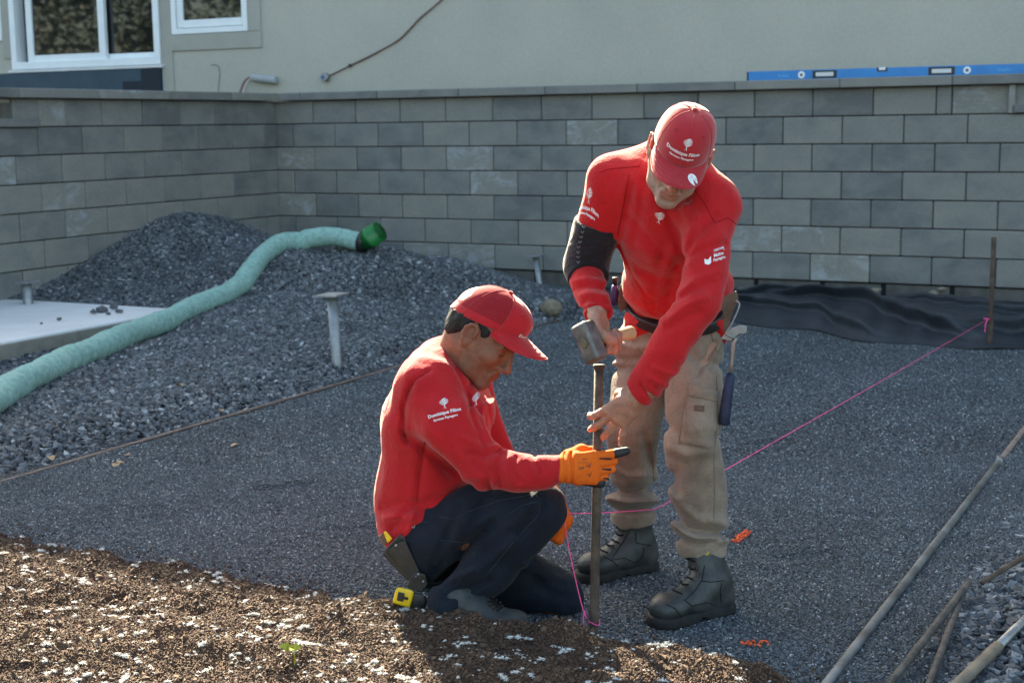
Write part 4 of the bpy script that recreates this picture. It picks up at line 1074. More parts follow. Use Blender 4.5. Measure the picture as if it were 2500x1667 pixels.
    for bo, bv, lines in ((b1, v1, ([(1100, 1120), (1180, 1130), (1280, 1118)], [(1262, 1135), (1248, 1200), (1258, 1285)], [(975, 1265), (1035, 1312), (1150, 1285), (1210, 1310)], [(840, 1300), (900, 1330), (960, 1400), (975, 1450)], [(1130, 1000), (1110, 1110), (1060, 1190), (985, 1262)])),
                          (b2, v2, ([(600, 740), (605, 830), (720, 850)], [(665, 870), (655, 940), (600, 985)], [(420, 960), (520, 945), (600, 985)], [(350, 930), (420, 965), (470, 1010)], [(560, 735), (500, 830), (420, 950)]))):
        for pts in lines:
            q = on(bv, dens([C4(*p) for p in pts]), 4, .0006)
            if len(q) > 2: tube('seam', q, .0013, M_LACE, bo, 5)
    for p in ((1148, 910), (1180, 880), (1075, 900)):
        q = on(v1, [C4(*p)], 4, .001)
        if q: mesh('eyelet', *ring(q[0], -ray(*C4(*p)), .0042, .0014), M_YELLOW, b1)
    # prints
    rt, up = nrm(D(1560, 515, 3.9) - D(1480, 500, 3.9)), nrm(D(1516, 480, 3.88) - D(1510, 520, 3.93))
    lay('logo_print', tree2d(.034), D(1511, 521, 3.9), rt, up, bs_, M_PRINT, shirt)
    a, b = D(1638, 590, 3.76), D(1672, 578, 3.78); rt = nrm(b - a); up = nrm(D(1636, 570, 3.77) - D(1638, 590, 3.76))
    lay('sleeve_print', join2d([(text2d('CERTIFIÉ', .0092), (.016, .014)), (stroke2d([(-.004, .0105), (.036, .0105)], .001), (0, 0)), (text2d('Maître', .0125, 'LEFT'), (-.004, -.001)), (text2d('Paysagiste', .0105, 'LEFT'), (-.006, -.0115)),
        (([(-.030, .006), (-.021, -.001), (-.012, .006), (-.012, -.012), (-.020, -.014), (-.030, -.008)], [(0, 1, 4, 5), (1, 2, 3, 4)]), (0, 0))]), D(1642, 590, 3.76), rt, up, bs_, M_PRINT, shirt)
    a, b = D(1338, 447, 3.98), D(1368, 468, 3.96); rt = nrm(b - a); up = nrm(D(1356, 430, 4.0) - D(1350, 458, 3.98))
    lay('sleeve_print', company(.0125), D(1344, 455, 3.98), rt, up, bs_, M_PRINT, shirt)
    # ---- cap
    cp, crown, vis = cap(H, 'cap', 'faded red cap with round white sticker on its visor, worn by the bending man', M_CAPR, None, -.012, .068, 1.0, .104, .026, .22, .012)
    bc_ = bvh(crown); o = H.p(.004, .10, .066)
    lay('logo_print', company(.0125), o, -H.M[:, 0], nrm(H.M[:, 2]), bc_, M_PRINT, crown, .0016)
    bv_ = bvh(vis); d2 = ([(.0 + .0145 * math.cos(t), .0145 * math.sin(t)) for t in np.linspace(0, 2 * math.pi, 25)[:-1]] + [(0, 0)], [(i, (i + 1) % 24, 24) for i in range(24)])
    lay('sticker', d2, H.p(-.042, .128, .010), -H.M[:, 0], -H.M[:, 1], bv_, M_PRINT, vis, .001)
    lay('sticker_mark', join2d([(stroke2d([(-.008, .006), (.008, .006)], .003), (0, 0)), (stroke2d([(-.007, 0), (.007, 0)], .0014), (0, 0)), (stroke2d([(-.008, -.007), (.008, -.007)], .002), (0, 0))]), H.p(-.042, .128, .010), -H.M[:, 0], -H.M[:, 1], bv_, M_GREYK, vis, .0016)
    return dict(P=P, wrR=wrR, fR=fR, hx=hx, H=H, belt=belt, bb=bb)
M_NAIL = mat('nail', (.52, .34, .28), .35, .5)[0]
M_SEAM = mat('red_seam', (.27, .007, .014), .9, .2)[0]
ST = standing()

# ================================================================== THE KNEELING MAN
def kneeling():
    P = tag(empty('person', G(1060, 1425)), 'man in red shirt and dark jeans kneeling on one knee and steadying the stake', 'person')
    pel = D(965, 1210, 4.14); wst = D(972, 1120, 4.13); che = D(996, 960, 4.10); utc = D(1018, 880, 4.10)
    fwd = nrm(np.array([.90, -.36, 0])); sdR = np.array([-.36, -.90, 0])          # his right side faces the yard's near edge
    shR, shL = D(978, 892, 3.98), D(1066, 870, 4.28)
    elR, wrR = D(1108, 1068, 3.90), D(1288, 1078, 3.86)
    elL, wrL = D(1150, 1090, 4.30), D(1262, 1135, 4.15)
    hiR, hiL = D(985, 1225, 4.03), D(1005, 1235, 4.22)
    knR, anR = D(1232, 1172, 3.94), D(1040, 1385, 3.93)
    knL, anL = D(1276, 1372, 4.09), D(1010, 1405, 4.28)
    H = Head(D(1106, 766, 4.05), nrm(np.array([.755, -.25, -.58])), np.array([.57, -.10, .79]), 1.03)
    S = Solid(.0036)
    H.face(S, .003)
    S.cone(H.p(0, -.034, -.040), D(1042, 850, 4.12), .058, .070, .04)
    S.cone(pel, utc, .085, .09, .03)
    S.cone(shR, elR, .045, .036, .02); S.cone(elR, wrR, .036, .027, .02); S.cone(shL, elL, .045, .036, .02); S.cone(elL, wrL, .036, .027, .02); S.cone(shR, shL, .05, .05, .03)
    for a, b, c in ((hiR, knR, anR), (hiL, knL, anL)): S.cone(a, b, .075, .05, .02); S.cone(b, c, .05, .04, .02)
    body = S.build('body', M_SKIN2, P, skin_col(H, (.235, .105, .062), (.26, .095, .055), (.018, .014, .012), (.06, .035, .025), .30))
    # hair under the cap
    S = Solid(.0032); H.ell(S, (0, -.015, .022), (.0790, .0990, .074), .01); H.ell(S, (0, -.060, -.020), (.060, .040, .045), .02)
    S.cut(H.p(0, .032, 0), H.M[:, 1] * .9 - H.M[:, 2] * .38, .3); S.cut(H.p(0, -.07, -.052), -H.M[:, 2] + H.M[:, 1] * .55, .25)
    for q in (-1, 1): H.ell(S, (q * .082, -.010, -.004), (.016, .024, .036), .006, True)
    S.cut(H.p(0, 0, .044), H.M[:, 2] - .25 * H.M[:, 1], .3); S.ripple(wav(51, 150, 400, 8, .0012)); S.build('hair', M_HAIR, P)
    # ---- shirt
    S = Solid(.0048)
    S.econe(D(962, 1205, 4.12), wst, sdR, (.140, .112), (.145, .118), .04)
    S.econe(wst, che, sdR, (.145, .118), (.165, .130), .06); S.econe(che, utc, sdR, (.165, .130), (.155, .105), .05)
    S.cut(D(935, 1228, 4.05), D(962, 1275, 4.08) - D(935, 1210, 4.05), .45)
    S.cone(shR + np.array([0, .04, 0]), D(1035, 838, 4.12), .072, .070, .06); S.cone(shL, D(1040, 836, 4.14), .07, .070, .06)
    S.ell(D(1090, 945, 4.08), (.062, .11, .085), None, .05)                   # chest
    S.cone(shR, D(1026, 968, 3.93), .083, .075, .045); S.cone(D(1026, 968, 3.93), elR, .075, .063, .03); S.cone(elR, D(1180, 1083, 3.88), .062, .053, .02); S.cone(D(1180, 1083, 3.88), D(1252, 1084, 3.86), .053, .044, .012); S.cone(D(1245, 1083, 3.86), wrR, .0375, .0365, .004)
    S.cone(shL, elL, .075, .058, .03); S.cone(elL, wrL, .055, .042, .012)
    S.cut(wrR, wrR - elR, .06); S.cut(wrL, wrL - elL, .06)
    S.ell(D(1075, 838, 4.12), (.050, .062, .05), None, .012, True)
    S.cut(D(1052, 815, 4.1), nrm(H.M[:, 2] * .8 + H.M[:, 1] * .25), .12, .006)
    fo = S.fold
    for a, Y, w, am in (([(945, 880), (928, 930), (925, 990), (935, 1015)], 3.95, .008, .009), ([(985, 852), (955, 870), (938, 900)], 3.93, .006, .006),
                        ([(935, 1000), (985, 1040), (1040, 1090)], 3.95, .014, .012), ([(975, 1020), (965, 1080), (958, 1150)], 3.98, .010, .007),
                        ([(1076, 885), (1080, 950), (1112, 1030)], 4.0, .007, .006), ([(1108, 935), (1112, 970), (1128, 1010)], 4.0, .005, -.003), ([(1118, 920), (1126, 965), (1134, 1000)], 4.0, .005, .003),
                        ([(1055, 845), (1072, 875), (1080, 905)], 3.98, .005, -.003), ([(1046, 850), (1062, 880), (1072, 910)], 3.98, .005, .003),
                        ([(1060, 1000), (1110, 1030), (1140, 1025)], 3.86, .010, -.006), ([(1075, 1040), (1110, 1050), (1145, 1035)], 3.86, .009, .007), ([(1090, 1060), (1120, 1090), (1125, 1115)], 3.84, .009, .007),
                        ([(1128, 1042), (1120, 1080), (1135, 1112)], 3.84, .008, -.007), ([(1150, 1045), (1140, 1075), (1150, 1110)], 3.84, .007, .006), ([(1168, 1048), (1160, 1075), (1172, 1105)], 3.84, .006, -.005), ([(1186, 1050), (1180, 1080), (1192, 1104)], 3.84, .006, .005), ([(1210, 1052), (1222, 1075), (1238, 1100)], 3.83, .007, -.006), ([(1228, 1048), (1236, 1075), (1240, 1105)], 3.83, .005, .006),
                        ([(880, 1165), (930, 1150), (980, 1170)], 4.0, .012, .007), ([(885, 1190), (930, 1185), (965, 1195)], 4.0, .011, -.007), ([(900, 1215), (920, 1190), (935, 1170)], 3.98, .009, .007), ([(935, 1220), (945, 1200), (950, 1180)], 3.98, .008, -.006),
                        ([(950, 1160), (1020, 1140), (1090, 1110)], 3.98, .014, .006)):
        fo(a, Y, w, am)
    S.ripple(wav(61, 22, 60, 10, .0040)); S.ripple(wav(62, 70, 140, 8, .0011))
    shirt = S.build('shirt', M_SHIRT2, P); bs_ = bvh(shirt)
    # ---- jeans
    S = Solid(.005)
    S.econe(D(965, 1180, 4.14), D(985, 1255, 4.14), sdR, (.138, .100), (.140, .106), .04)
    S.cone(D(990, 1235, 4.05), D(1100, 1200, 3.99), .104, .096, .05); S.cone(D(1100, 1200, 3.99), knR, .098, .078, .04)
    S.cone(knR, D(1130, 1290, 3.95), .078, .074, .03); S.cone(D(1130, 1290, 3.95), anR, .074, .070, .03); S.cone(anR, D(1046, 1405, 3.93), .070, .068, .02)
    S.cone(hiL, D(1150, 1305, 4.14), .105, .092, .05); S.cone(D(1150, 1305, 4.14), knL, .092, .078, .03); S.cone(knL, anL, .072, .065, .02)
    S.cut((0, 0, .004), (0, 0, -1)); S.cut(D(1046, 1412, 3.93), (-.25, 0, -1), .12)
    for a, Y, w, am in (([(1010, 1340), (1050, 1290), (1110, 1220)], 3.92, .014, .012), ([(1000, 1300), (1060, 1260), (1130, 1200)], 3.9, .014, .008), ([(1060, 1330), (1120, 1290), (1180, 1240)], 3.9, .014, -.008), ([(1190, 1230), (1215, 1190), (1250, 1160)], 3.86, .010, .006), ([(1170, 1210), (1200, 1180), (1225, 1140)], 3.88, .010, -.005),
                        ([(1110, 1150), (1080, 1210), (1060, 1260)], 3.9, .014, .006), ([(1060, 1160), (1030, 1220), (1010, 1270)], 3.95, .014, .006), ([(1030, 1370), (1080, 1350), (1120, 1330)], 3.9, .012, .008), ([(1010, 1350), (1050, 1320), (1090, 1310)], 3.9, .010, -.008),
                        ([(1230, 1330), (1260, 1360), (1310, 1370)], 4.0, .014, .006), ([(1210, 1300), (1250, 1320), (1300, 1330)], 4.0, .014, -.005)):
        S.fold(a, Y, w, am * 1.45)
    S.ripple(wav(71, 20, 60, 10, .0046)); S.ripple(wav(72, 70, 130, 8, .0012))
    jn = S.build('jeans', M_DENIM, P); bj = bvh(jn)
    def on(bv, pts, off=.0012):
        o = []
        for a, b in zip(pts[:-1], pts[1:]):
            for k in range(8):
                q = (a[0] + (b[0] - a[0]) * k / 8, a[1] + (b[1] - a[1]) * k / 8); d = nrm(ray(*q)); h = bv.ray_cast(Vector(O3), Vector(d), 9)
                if h[0] is not None: o.append(np.array(h[0]) - d * off)
        return o
    for pts in ([(1075, 1175), (1150, 1148), (1225, 1135)], [(1228, 1132), (1240, 1150), (1238, 1180)], [(1170, 1180), (1200, 1160), (1240, 1150)], [(1238, 1180), (1170, 1255), (1110, 1330)], [(1000, 1185), (1040, 1192), (1075, 1175)], [(1010, 1240), (1060, 1245), (1095, 1275)], [(960, 1200), (990, 1198)]):
        q = on(bj, pts)
        if len(q) > 2: tube('stitching', q, .0008, M_STITCH, jn, 4)
    q = on(bj, [(950, 1208), (951, 1209)])
    if q: mesh('rivet', *ring(q[0], ray(950, 1208) * -1, .004, .002), M_GALV, jn)
    for pts in ([(985, 853), (955, 870), (935, 905), (926, 955), (930, 1010)], [(975, 1015), (968, 1060), (960, 1110), (957, 1160)]):
        q = on(bs_, pts, .0008)
        if len(q) > 2: tube('seam', q, .0011, M_SEAM, shirt, 5)
    # ---- gloves
    f = nrm(D(1400, 1072, 3.86) - wrR); up = np.array([0.02, 0, 1.0]); back = np.cross(f, up); back = back if back[1] < 0 else -back
    S = Solid(.0032)
    S.econe(wrR - f * .004, wrR + f * .04, up, (.036, .030), (.037, .028), .012)
    tg = hand(S, wrR + f * .010, f, back, up, [(6, 12, 10), (20, 88, 60), (20, 90, 60), (22, 92, 60)], 1.0, 1.22, .005, [(.012, .030, -.018), (.050, .040, -.040), (.080, .030, -.058), (.095, .012, -.066)], (.06, .03, .0, -.05))
    for i in range(4): S.fold([(1296 + i * 8, 1040), (1299 + i * 8, 1075), (1298 + i * 8, 1108)], 3.84, .0035, .004 if i % 2 == 0 else -.002)
    gl = S.build('glove', M_GLOVE, P); gl['label'] = 'orange knit glove with black coated fingertips closed round the stake'; bg_ = bvh(gl)
    # rubber coating on the index tip and along the palm edge
    S = Solid(.0028); p_, d_, r_ = tg[0]; S.cone(p_ - d_ * .034 - back * .001, p_ + d_ * .001, r_ * 1.10, r_ * .92, .004); S.build('coated_finger', M_RUBBER, gl)
    S = Solid(.003); S.econe(wrR + f * .055 - up * .036 - back * .012, wrR + f * .108 - up * .046 - back * .018, f, (.014, .012), (.016, .016), .01); S.build('coated_palm', M_RUBBER, gl)
    for x0, x1, y in ((1377, 1408, 1052), (1383, 1406, 1077), (1386, 1398, 1098)):
        q = on(bg_, [(x0, y), (x1, y + 1)], .0)
        if len(q) > 2: tube('coated_gap', q, [.0018 + .0022 * k / len(q) for k in range(len(q))], M_RUBBER, gl, 6)
    rt, u2 = f, up
    lay('glove_print', join2d([(text2d('CE', .011), (.010, .006)), (text2d('27/38', .007), (-.010, .004)), (stroke2d([(-.018, .022), (.018, .018)], .0016), (0, 0)), (stroke2d([(.018, .018), (.024, -.026)], .0014), (0, 0)), (stroke2d([(-.018, .020), (-.014, -.020)], .0009), (0, 0)), (text2d('▪▪▪', .008), (0, .026)), (stroke2d([(.008, -.012), (.014, -.020), (.018, -.010)], .003), (0, 0))]), D(1343, 1078, 3.84), rt, u2, bg_, M_BLACKP, gl, .001)
    fl = nrm(D(1290, 1180, 4.13) - wrL); S = Solid(.0032); bkl = nrm(np.array([.8, -.2, .5]))
    S.econe(wrL - fl * .01, wrL + fl * .02, bkl, (.034, .03), (.036, .03), .01)
    hand(S, wrL, fl, bkl, np.cross(fl, bkl), [(55, 85, 50), (58, 88, 50), (60, 90, 50), (60, 90, 50)], 1.1, 1.12, .008, [(.015, .03, -.012), (.045, .045, -.025), (.07, .04, -.04), (.085, .02, -.05)])
    g2 = S.build('glove', M_GLOVE, P); g2['label'] = 'orange knit glove behind the raised knee holding the pink string'
    S = Solid(.003); S.ell(D(1281, 1148, 4.06), (.017, .02, .034), None, .004); S.build('coated_palm', M_RUBBER, g2)
    # ---- boots
    boot(P, D(1003, 1428, 3.95), D(1212, 1452, 3.82), D(1044, 1402, 3.93), laces=True)
    # the far foot is bent up on its toes behind
    boot(P, D(960, 1400, 4.36), D(1120, 1405, 4.30), D(990, 1372, 4.32), laces=False)
    # prints
    a, b = D(1000, 955, 3.86), D(1055, 940, 3.86); rt = nrm(b - a); u2 = nrm(D(1012, 925, 3.87) - D(1020, 955, 3.86)); 
    lay('sleeve_print', company(.0132), D(1021, 951, 3.86), rt, nrm(u2 - rt * (u2 @ rt)), bs_, M_PRINT, shirt)
    t2 = tree2d(30.0); V2 = []
    for x, y in t2[0]:
        dd = nrm(ray(1093 + x * .80, 932 - y - x * .45)); h = bs_.ray_cast(Vector(O3), Vector(dd), 9); V2.append(np.array(h[0]) - dd * .0045 if h[0] is not None else None)
    F2 = [f_ for f_ in t2[1] if all(V2[k] is not None for k in f_)]; mesh('logo_print', [v if v is not None else O3 * 0 for v in V2], F2, M_PRINT, shirt)
    rt = nrm(np.array([.5, -.86, 0])); lay('back_print', text2d('Filion', .032, 'RIGHT'), D(889, 942, 4.02), rt, np.array([0, 0, 1.0]), bs_, M_PRINT, shirt, .0014, .2)
    cp, crown, vis = cap(H, 'cap', 'bright red mesh-backed cap worn by the kneeling man', M_CAPR2, M_MESHP, .026, .080, 1.0, .102, .020, .10, .012)
    lay('logo_print', company(.0125), H.p(-.004, .10, .066), -H.M[:, 0], H.M[:, 2], bvh(crown), M_PRINT, crown, .0016)
    return dict(P=P, wrL=wrL, fl=fl)
KN = kneeling()

# ================================================================== TOOLS AND SITE THINGS
def prism(name, px, Y, th, m, parent=None, bev=.0, smooth=False):
    """a plate cut to an outline, standing about square to the yard's front, th thick"""
    P = [D(x, y, Y) for x, y in px]; n = nrm(np.mean(P, 0) - O3); bm = bmesh.new()
    f = [bm.verts.new(tuple(p)) for p in P]; b = [bm.verts.new(tuple(p + n * th)) for p in P]; k = len(P)
    bm.faces.new(f); bm.faces.new(b[::-1])
    for i in range(k): bm.faces.new((f[i], b[i], b[(i + 1) % k], f[(i + 1) % k]))
    if bev: bmesh.ops.bevel(bm, geom=list(bm.edges), offset=bev, segments=2, affect='EDGES', profile=.6)
    return bmobj(name, bm, m, parent, smooth)
C3 = lambda X, Y: ((1360 + X / 4.356) / PX, (740 + Y / 4.356) / PX)
C7 = lambda X, Y: ((900 + X / 3.92) / PX, (1200 + Y / 3.92) / PX)
# -- the steel stake being driven
stake = tag(empty('stake', STAKE_B), 'rusty steel pipe stake held upright between the two men', 'stake')
sd_ = nrm(STAKE_T - STAKE_B)
tube('shaft', [STAKE_B - sd_ * .12, STAKE_B, (STAKE_B + STAKE_T) / 2, STAKE_T - sd_ * .004], .0130, M_RUST, stake, 18)
tube('mushroomed_rim', [STAKE_T - sd_ * .010, STAKE_T - sd_ * .006, STAKE_T + sd_ * .001], [.0134, .0172, .0160], M_RUST, stake, 18)
# -- sledge hammer in the standing man's right hand
hxa = HX
hc = HC
ham = tag(empty('club_hammer', hc), 'short-handled steel club hammer in the bending man\'s fist above the stake', 'hammer')
lo_ = D(1374, 824, 3.88) - D(1322, 750, 3.88); lo_ = nrm(lo_ - hxa * (lo_ @ hxa)); n2 = np.cross(hxa, lo_)
M_HAMH = vari('scarred_steel', (.085, .080, .075), (.20, .195, .185), 22, .5, .5, .45, bs=.5, bscale=70)
box('head', (.112, .055, .050), frame(lo_, n2, hxa, hc + hxa * .012), M_HAMH, ham, .010, 3)
S = Solid(.003); S.ell(hc - hxa * .0145, (.0165, .0125, .0035), np.stack([lo_, n2, hxa], 1), .001); S.build('handle_eye', vari('oily_wood', (.10, .075, .05), (.17, .13, .08), 60, .7), ham)
M_WOOD = vari('ash_wood', (.42, .27, .13), (.56, .38, .20), 16, .55, .4, bs=.2)
S = Solid(.003); S.econe(hc + hxa * .03, hc + hxa * .12, lo_, (.016, .0125), (.0155, .012), .01); S.econe(hc + hxa * .12, hc + hxa * .205, lo_, (.0155, .012), (.020, .0155), .01); S.build('handle', M_WOOD, ham)
# -- bricklayer's hammer hanging at the belt
Yb = 4.03
bh = tag(empty('brick_hammer', D(1672, 800, Yb)), 'brick hammer with blue grip hanging from the bending man\'s belt', 'hammer')
prism('head', [C3(*q) for q in ((1738, 378), (1790, 318), (1850, 265), (1940, 232), (2022, 245), (2014, 318), (1965, 330), (1935, 318), (1885, 350), (1850, 402))], Yb - .004, .024, M_GALV, bh, .002)
tube('shank', [D(*C3(1905, 350), Yb + .008), D(*C3(1880, 410), Yb + .008), D(*C3(1860, 640), Yb + .008), D(*C3(1848, 750), Yb + .008)], [.0085, .0070, .0052, .0060], M_STEEL, bh, 10)
M_BLUEG = vari('blue_rubber_grip', (.006, .012, .032), (.012, .028, .080), 30, .55, .4, bs=.2)
tube('grip', [D(*C3(1848, 740), Yb + .008), D(*C3(1842, 790), Yb + .008), D(*C3(1815, 950), Yb + .008), D(*C3(1790, 1150), Yb + .008), D(*C3(1775, 1270), Yb + .008), D(*C3(1772, 1288), Yb + .008)], [.0075, .0125, .0150, .0158, .0172, .0150], M_BLUEG, bh, 14)
ho = tag(empty('hammer_holder', D(1672, 700, Yb)), 'brown leather hammer holder with steel loop on the bending man\'s belt', 'tool holder')
prism('strap', [(1652, 690), (1672, 676), (1692, 668), (1697, 690), (1686, 706), (1677, 735), (1668, 765), (1660, 760), (1664, 725), (1660, 705)], Yb + .010, .008, M_BROWNL, ho, .002)
tube('loop', spline([D(1690, 690, Yb), D(1698, 702, Yb - .004), D(1680, 745, Yb - .010), D(1668, 766, Yb - .012), D(1690, 776, Yb - .006), D(1700, 764, Yb + .02), D(1678, 752, Yb + .02)], 6), .0026, M_GALV, ho, 8)
# -- marker and pouch at the other hip
po = tag(empty('belt_pouch', D(1425, 680, 4.30)), 'brown leather pouch at the bending man\'s right hip', 'pouch')
prism('pocket', [(1424, 655), (1436, 640), (1446, 660), (1440, 710), (1424, 716), (1418, 690)], 4.27, .03, M_BROWNL, po, .004)
mk = tag(empty('marker', D(1411, 680, 4.29)), 'dark blue marker bottle stuck in the hip pouch', 'marker')
tube('bottle', [D(1411, 700, 4.28), D(1412, 664, 4.28), D(1413, 655, 4.28)], [.0105, .0115, .0085], vari('indigo_plastic', (.025, .022, .10), (.035, .030, .13), 20, .35, bs=0), mk, 14)
tube('cap', [D(1413, 655, 4.28), D(1413, 644, 4.28), D(1413, 643, 4.28), D(1413, 637, 4.28)], [.0075, .0075, .0088, .0086], M_BLACKP, mk, 12)
# -- the kneeling man's belt gear
M_HOLST = vari('black_holster_leather', (.006, .0065, .0065), (.014, .015, .015), 30, .45, .5, bs=.25)
hol = tag(empty('holster', D(925, 1280, 3.97)), 'black leather holster on the kneeling man\'s hip', 'holster')
prism('back_panel', [C7(*q) for q in ((130, 600), (165, 545), (300, 400), (345, 440), (560, 850), (520, 965), (350, 830))], 3.975, .016, M_HOLST, hol, .004)
prism('front_panel', [C7(*q) for q in ((185, 555), (300, 480), (352, 470), (500, 790), (470, 905), (400, 830), (190, 590))], 3.958, .010, M_HOLST, hol, .003)
prism('flap', [C7(*q) for q in ((450, 770), (540, 790), (565, 890), (505, 965), (365, 915), (395, 820))], 3.950, .010, M_HOLST, hol, .003)
for q in ((262, 512), (475, 788), (523, 857)):
    S = Solid(.0018); S.ell(D(*C7(*q), 3.950), (.0042, .003, .0042), None, .001); S.build('rivet', M_GALV, hol)
kn_ = tag(empty('utility_knife', D(895, 1235, 3.98)), 'yellow handled utility knife in the holster', 'knife')
prism('handle', [C7(*q) for q in ((140, 385), (165, 372), (228, 450), (180, 492))], 3.968, .016, M_YELLOW, kn_, .004); prism('blade_guard', [C7(*q) for q in ((100, 425), (135, 390), (178, 492), (150, 520))], 3.972, .014, M_BROWNL, kn_, .003)
tp_ = tag(empty('tape_measure', D(938, 1370, 3.97)), 'yellow and black tape measure clipped to the kneeling man\'s belt', 'tape measure')
prism('yellow_case', [C7(*q) for q in ((262, 930), (280, 908), (405, 935), (440, 960), (395, 1110), (238, 1068), (230, 1040))], 3.945, .045, M_YELLOW, tp_, .006, True)
prism('black_case', [C7(*q) for q in ((432, 958), (530, 985), (562, 1030), (545, 1110), (510, 1138), (398, 1108))], 3.948, .042, M_BLACKP, tp_, .006, True)
prism('lock_button', [C7(*q) for q in ((285, 955), (345, 970), (330, 1052), (268, 1038))], 3.938, .012, M_BLACKP, tp_, .002); prism('blade_slot', [C7(*q) for q in ((335, 1000), (380, 1010), (374, 1034), (330, 1026))], 3.940, .008, M_BLACKP, tp_, .001)
tube('belt_clip', [D(*C7(470, 955), 3.96), D(*C7(430, 850), 3.955), D(*C7(455, 800), 3.952)], .003, M_GALV, tp_, 6)
# -- pink string, reel and far rod
reel = tag(empty('string_reel', D(1003, 1425, 3.93)), 'pink string reel half hidden behind the soil ridge', 'reel')
rc_ = D(1003, 1428, 3.925)
def disc(c, n, r0, r1, t):
    n = nrm(n); pts = [c - n * t, c - n * t * .99, c + n * t * .99, c + n * t]; return tube_data(pts, [r0, r1, r1, r0], 28)
mesh('flange', *disc(rc_, (0, -1, .25), .022, .0275, .004), M_PINK, reel, True); mesh('flange', *disc(rc_ + np.array([0, .03, 0]), (0, -1, .25), .022, .0275, .004), M_PINK, reel, True)
mesh('wound_string', *disc(rc_ + np.array([0, .015, 0]), (0, -1, .25), .018, .019, .012), M_PINK, reel, True)
mesh('hub', *disc(rc_ - np.array([0, .0045, -.001]), (0, -1, .25), .006, .0075, .002), M_BLACKP, reel, True)
rod = tag(empty('steel_rod', D(2272, 805, 8.85)), 'rusty steel rod standing before the black fabric with pink string tied on', 'rod')
tube('shaft', [D(2271, 830, 8.85), D(2273, 800, 8.85), D(2278, 670, 8.85), D(2283, 545, 8.85)], .0155, M_RUST, rod, 14)
st_ = tag(empty('string_line', D(1520, 1160, 4.34)), 'bright pink mason\'s string stretched from the far rod to the gloved hand', 'string')
tie = D(2269, 733, 8.83)
tube('taut_line', [tie, D(1893, 948, 6.0) * 0 + (tie * .5 + D(1521, 1161, 4.36) * .5) - np.array([0, 0, .004]), D(1521, 1161, 4.36), D(1500, 1170, 4.30), D(1410, 1176, 4.14), D(1294, 1180, 4.08)], .0016, M_PINK, st_, 6)
tube('hanging_line', spline([D(1278, 1142, 4.05), D(1290, 1160, 4.03), D(1297, 1200, 3.98), D(1306, 1255, 3.95), D(1322, 1330, 3.90), D(1338, 1395, 3.87), D(1346, 1418, 3.84)], 6), .0016, M_PINK, st_, 6)
lp = D(1365, 1428, 3.86); lpp = [lp + .0150 * (math.cos(a) * np.array([1, 0, 0]) + math.sin(a) * np.array([0, 1, .1])) + np.array([0, 0, .004 * math.sin(2 * a)]) for a in np.linspace(0, 2 * math.pi, 20)]
tube('loop', lpp, .0017, M_PINK, st_, 6)
tube('tail', spline([D(1347, 1420, 3.84), D(1343, 1402, 3.84), D(1340, 1425, 3.83), D(1345, 1448, 3.82), D(1349, 1458, 3.82)], 6), .0015, M_PINK, st_, 6)
tube('knot_tail', spline([tie, tie + np.array([-.02, -.02, -.03]), tie + np.array([-.022, -.02, -.075])], 6), [.0035] * 12 + [.006], M_PINK, st_, 6)
tube('rod_loop', [tie + np.array([.018 * math.cos(a), .02 + .018 * math.sin(a), 0]) for a in np.linspace(0, 6.3, 16)], .003, M_PINK, st_, 6)

# -- screed rails and loose bars
def ground_line(b, a0, a1, z): return [YW(a0, b, z), YW((a0 + a1) / 2, b, z), YW(a1, b, z)]
rl = tube('screed_rail', ground_line(RAIL_L, 1.2, 9.4, .006), .0060, M_COPPER, None, 10); tag(rl, 'thin rusty rail between the heaped gravel and the levelled bed', 'rail')
rr_ = tag(empty('screed_rail', YW(4, RAIL_R, 0)), 'scuffed grey steel pipe rail along the coarse gravel strip', 'rail')
tube('pipe', ground_line(RAIL_R, .5, 6.15, .007), .0130, M_STEEL, rr_, 16); tube('pipe', ground_line(RAIL_R, 6.15, 9.0, .007), .0120, M_COPPER, rr_, 16)
tube('coupling', ground_line(RAIL_R, 6.10, 6.16, .007), .0145, M_STEEL, rr_, 16)
def rebar(name, p0, p1, r, label, m=M_RUST):
    p0, p1 = np.asarray(p0), np.asarray(p1); L = np.linalg.norm(p1 - p0); n = int(L / .0055); pts, rd = [], []
    for i in range(n + 1): pts.append(p0 + (p1 - p0) * i / n); rd.append(r * (1.0 if i % 2 else 1.16))
    o = tube(name, pts, rd, m, None, 10, False); tag(o, label, 'rebar', 'rebars on the gravel strip'); return o
M_REB = vari('grey_rebar', (.055, .048, .043), (.115, .10, .088), 30, .7, .4, .3, bs=.3, bscale=90)
e0, e1 = G(2225, 1337, .045), G(2040, 1575, .035); rebar('rebar', e0, e0 + (e1 - e0) * 1.5, .0092, 'ribbed rebar lying nearer the pipe rail, on top of the other', M_REB)
e0, e1 = G(2216, 1350, .028), G(2132, 1575, .03); rebar('rebar', e0, e0 + (e1 - e0) * 1.5, .0086, 'ribbed rebar whose tip lies underneath the other rebar', M_REB)
sp_ = tag(empty('steel_pipe', G(2250, 1520)), 'steel pipe with rusty sleeve on the coarse gravel beside the rebars', 'pipe')
e0, e1, e2 = G(2400, 1378, .045), G(2292, 1484, .045), G(2180, 1590, .04); tube('pipe', [e0, e1], .0125, M_STEEL, sp_, 14); tube('sleeve', [e1, e2, e2 + (e2 - e1) * .6], .0155, vari('rust_grey', (.13, .11, .09), (.24, .20, .15), 14, .7, metal=.3), sp_, 14)
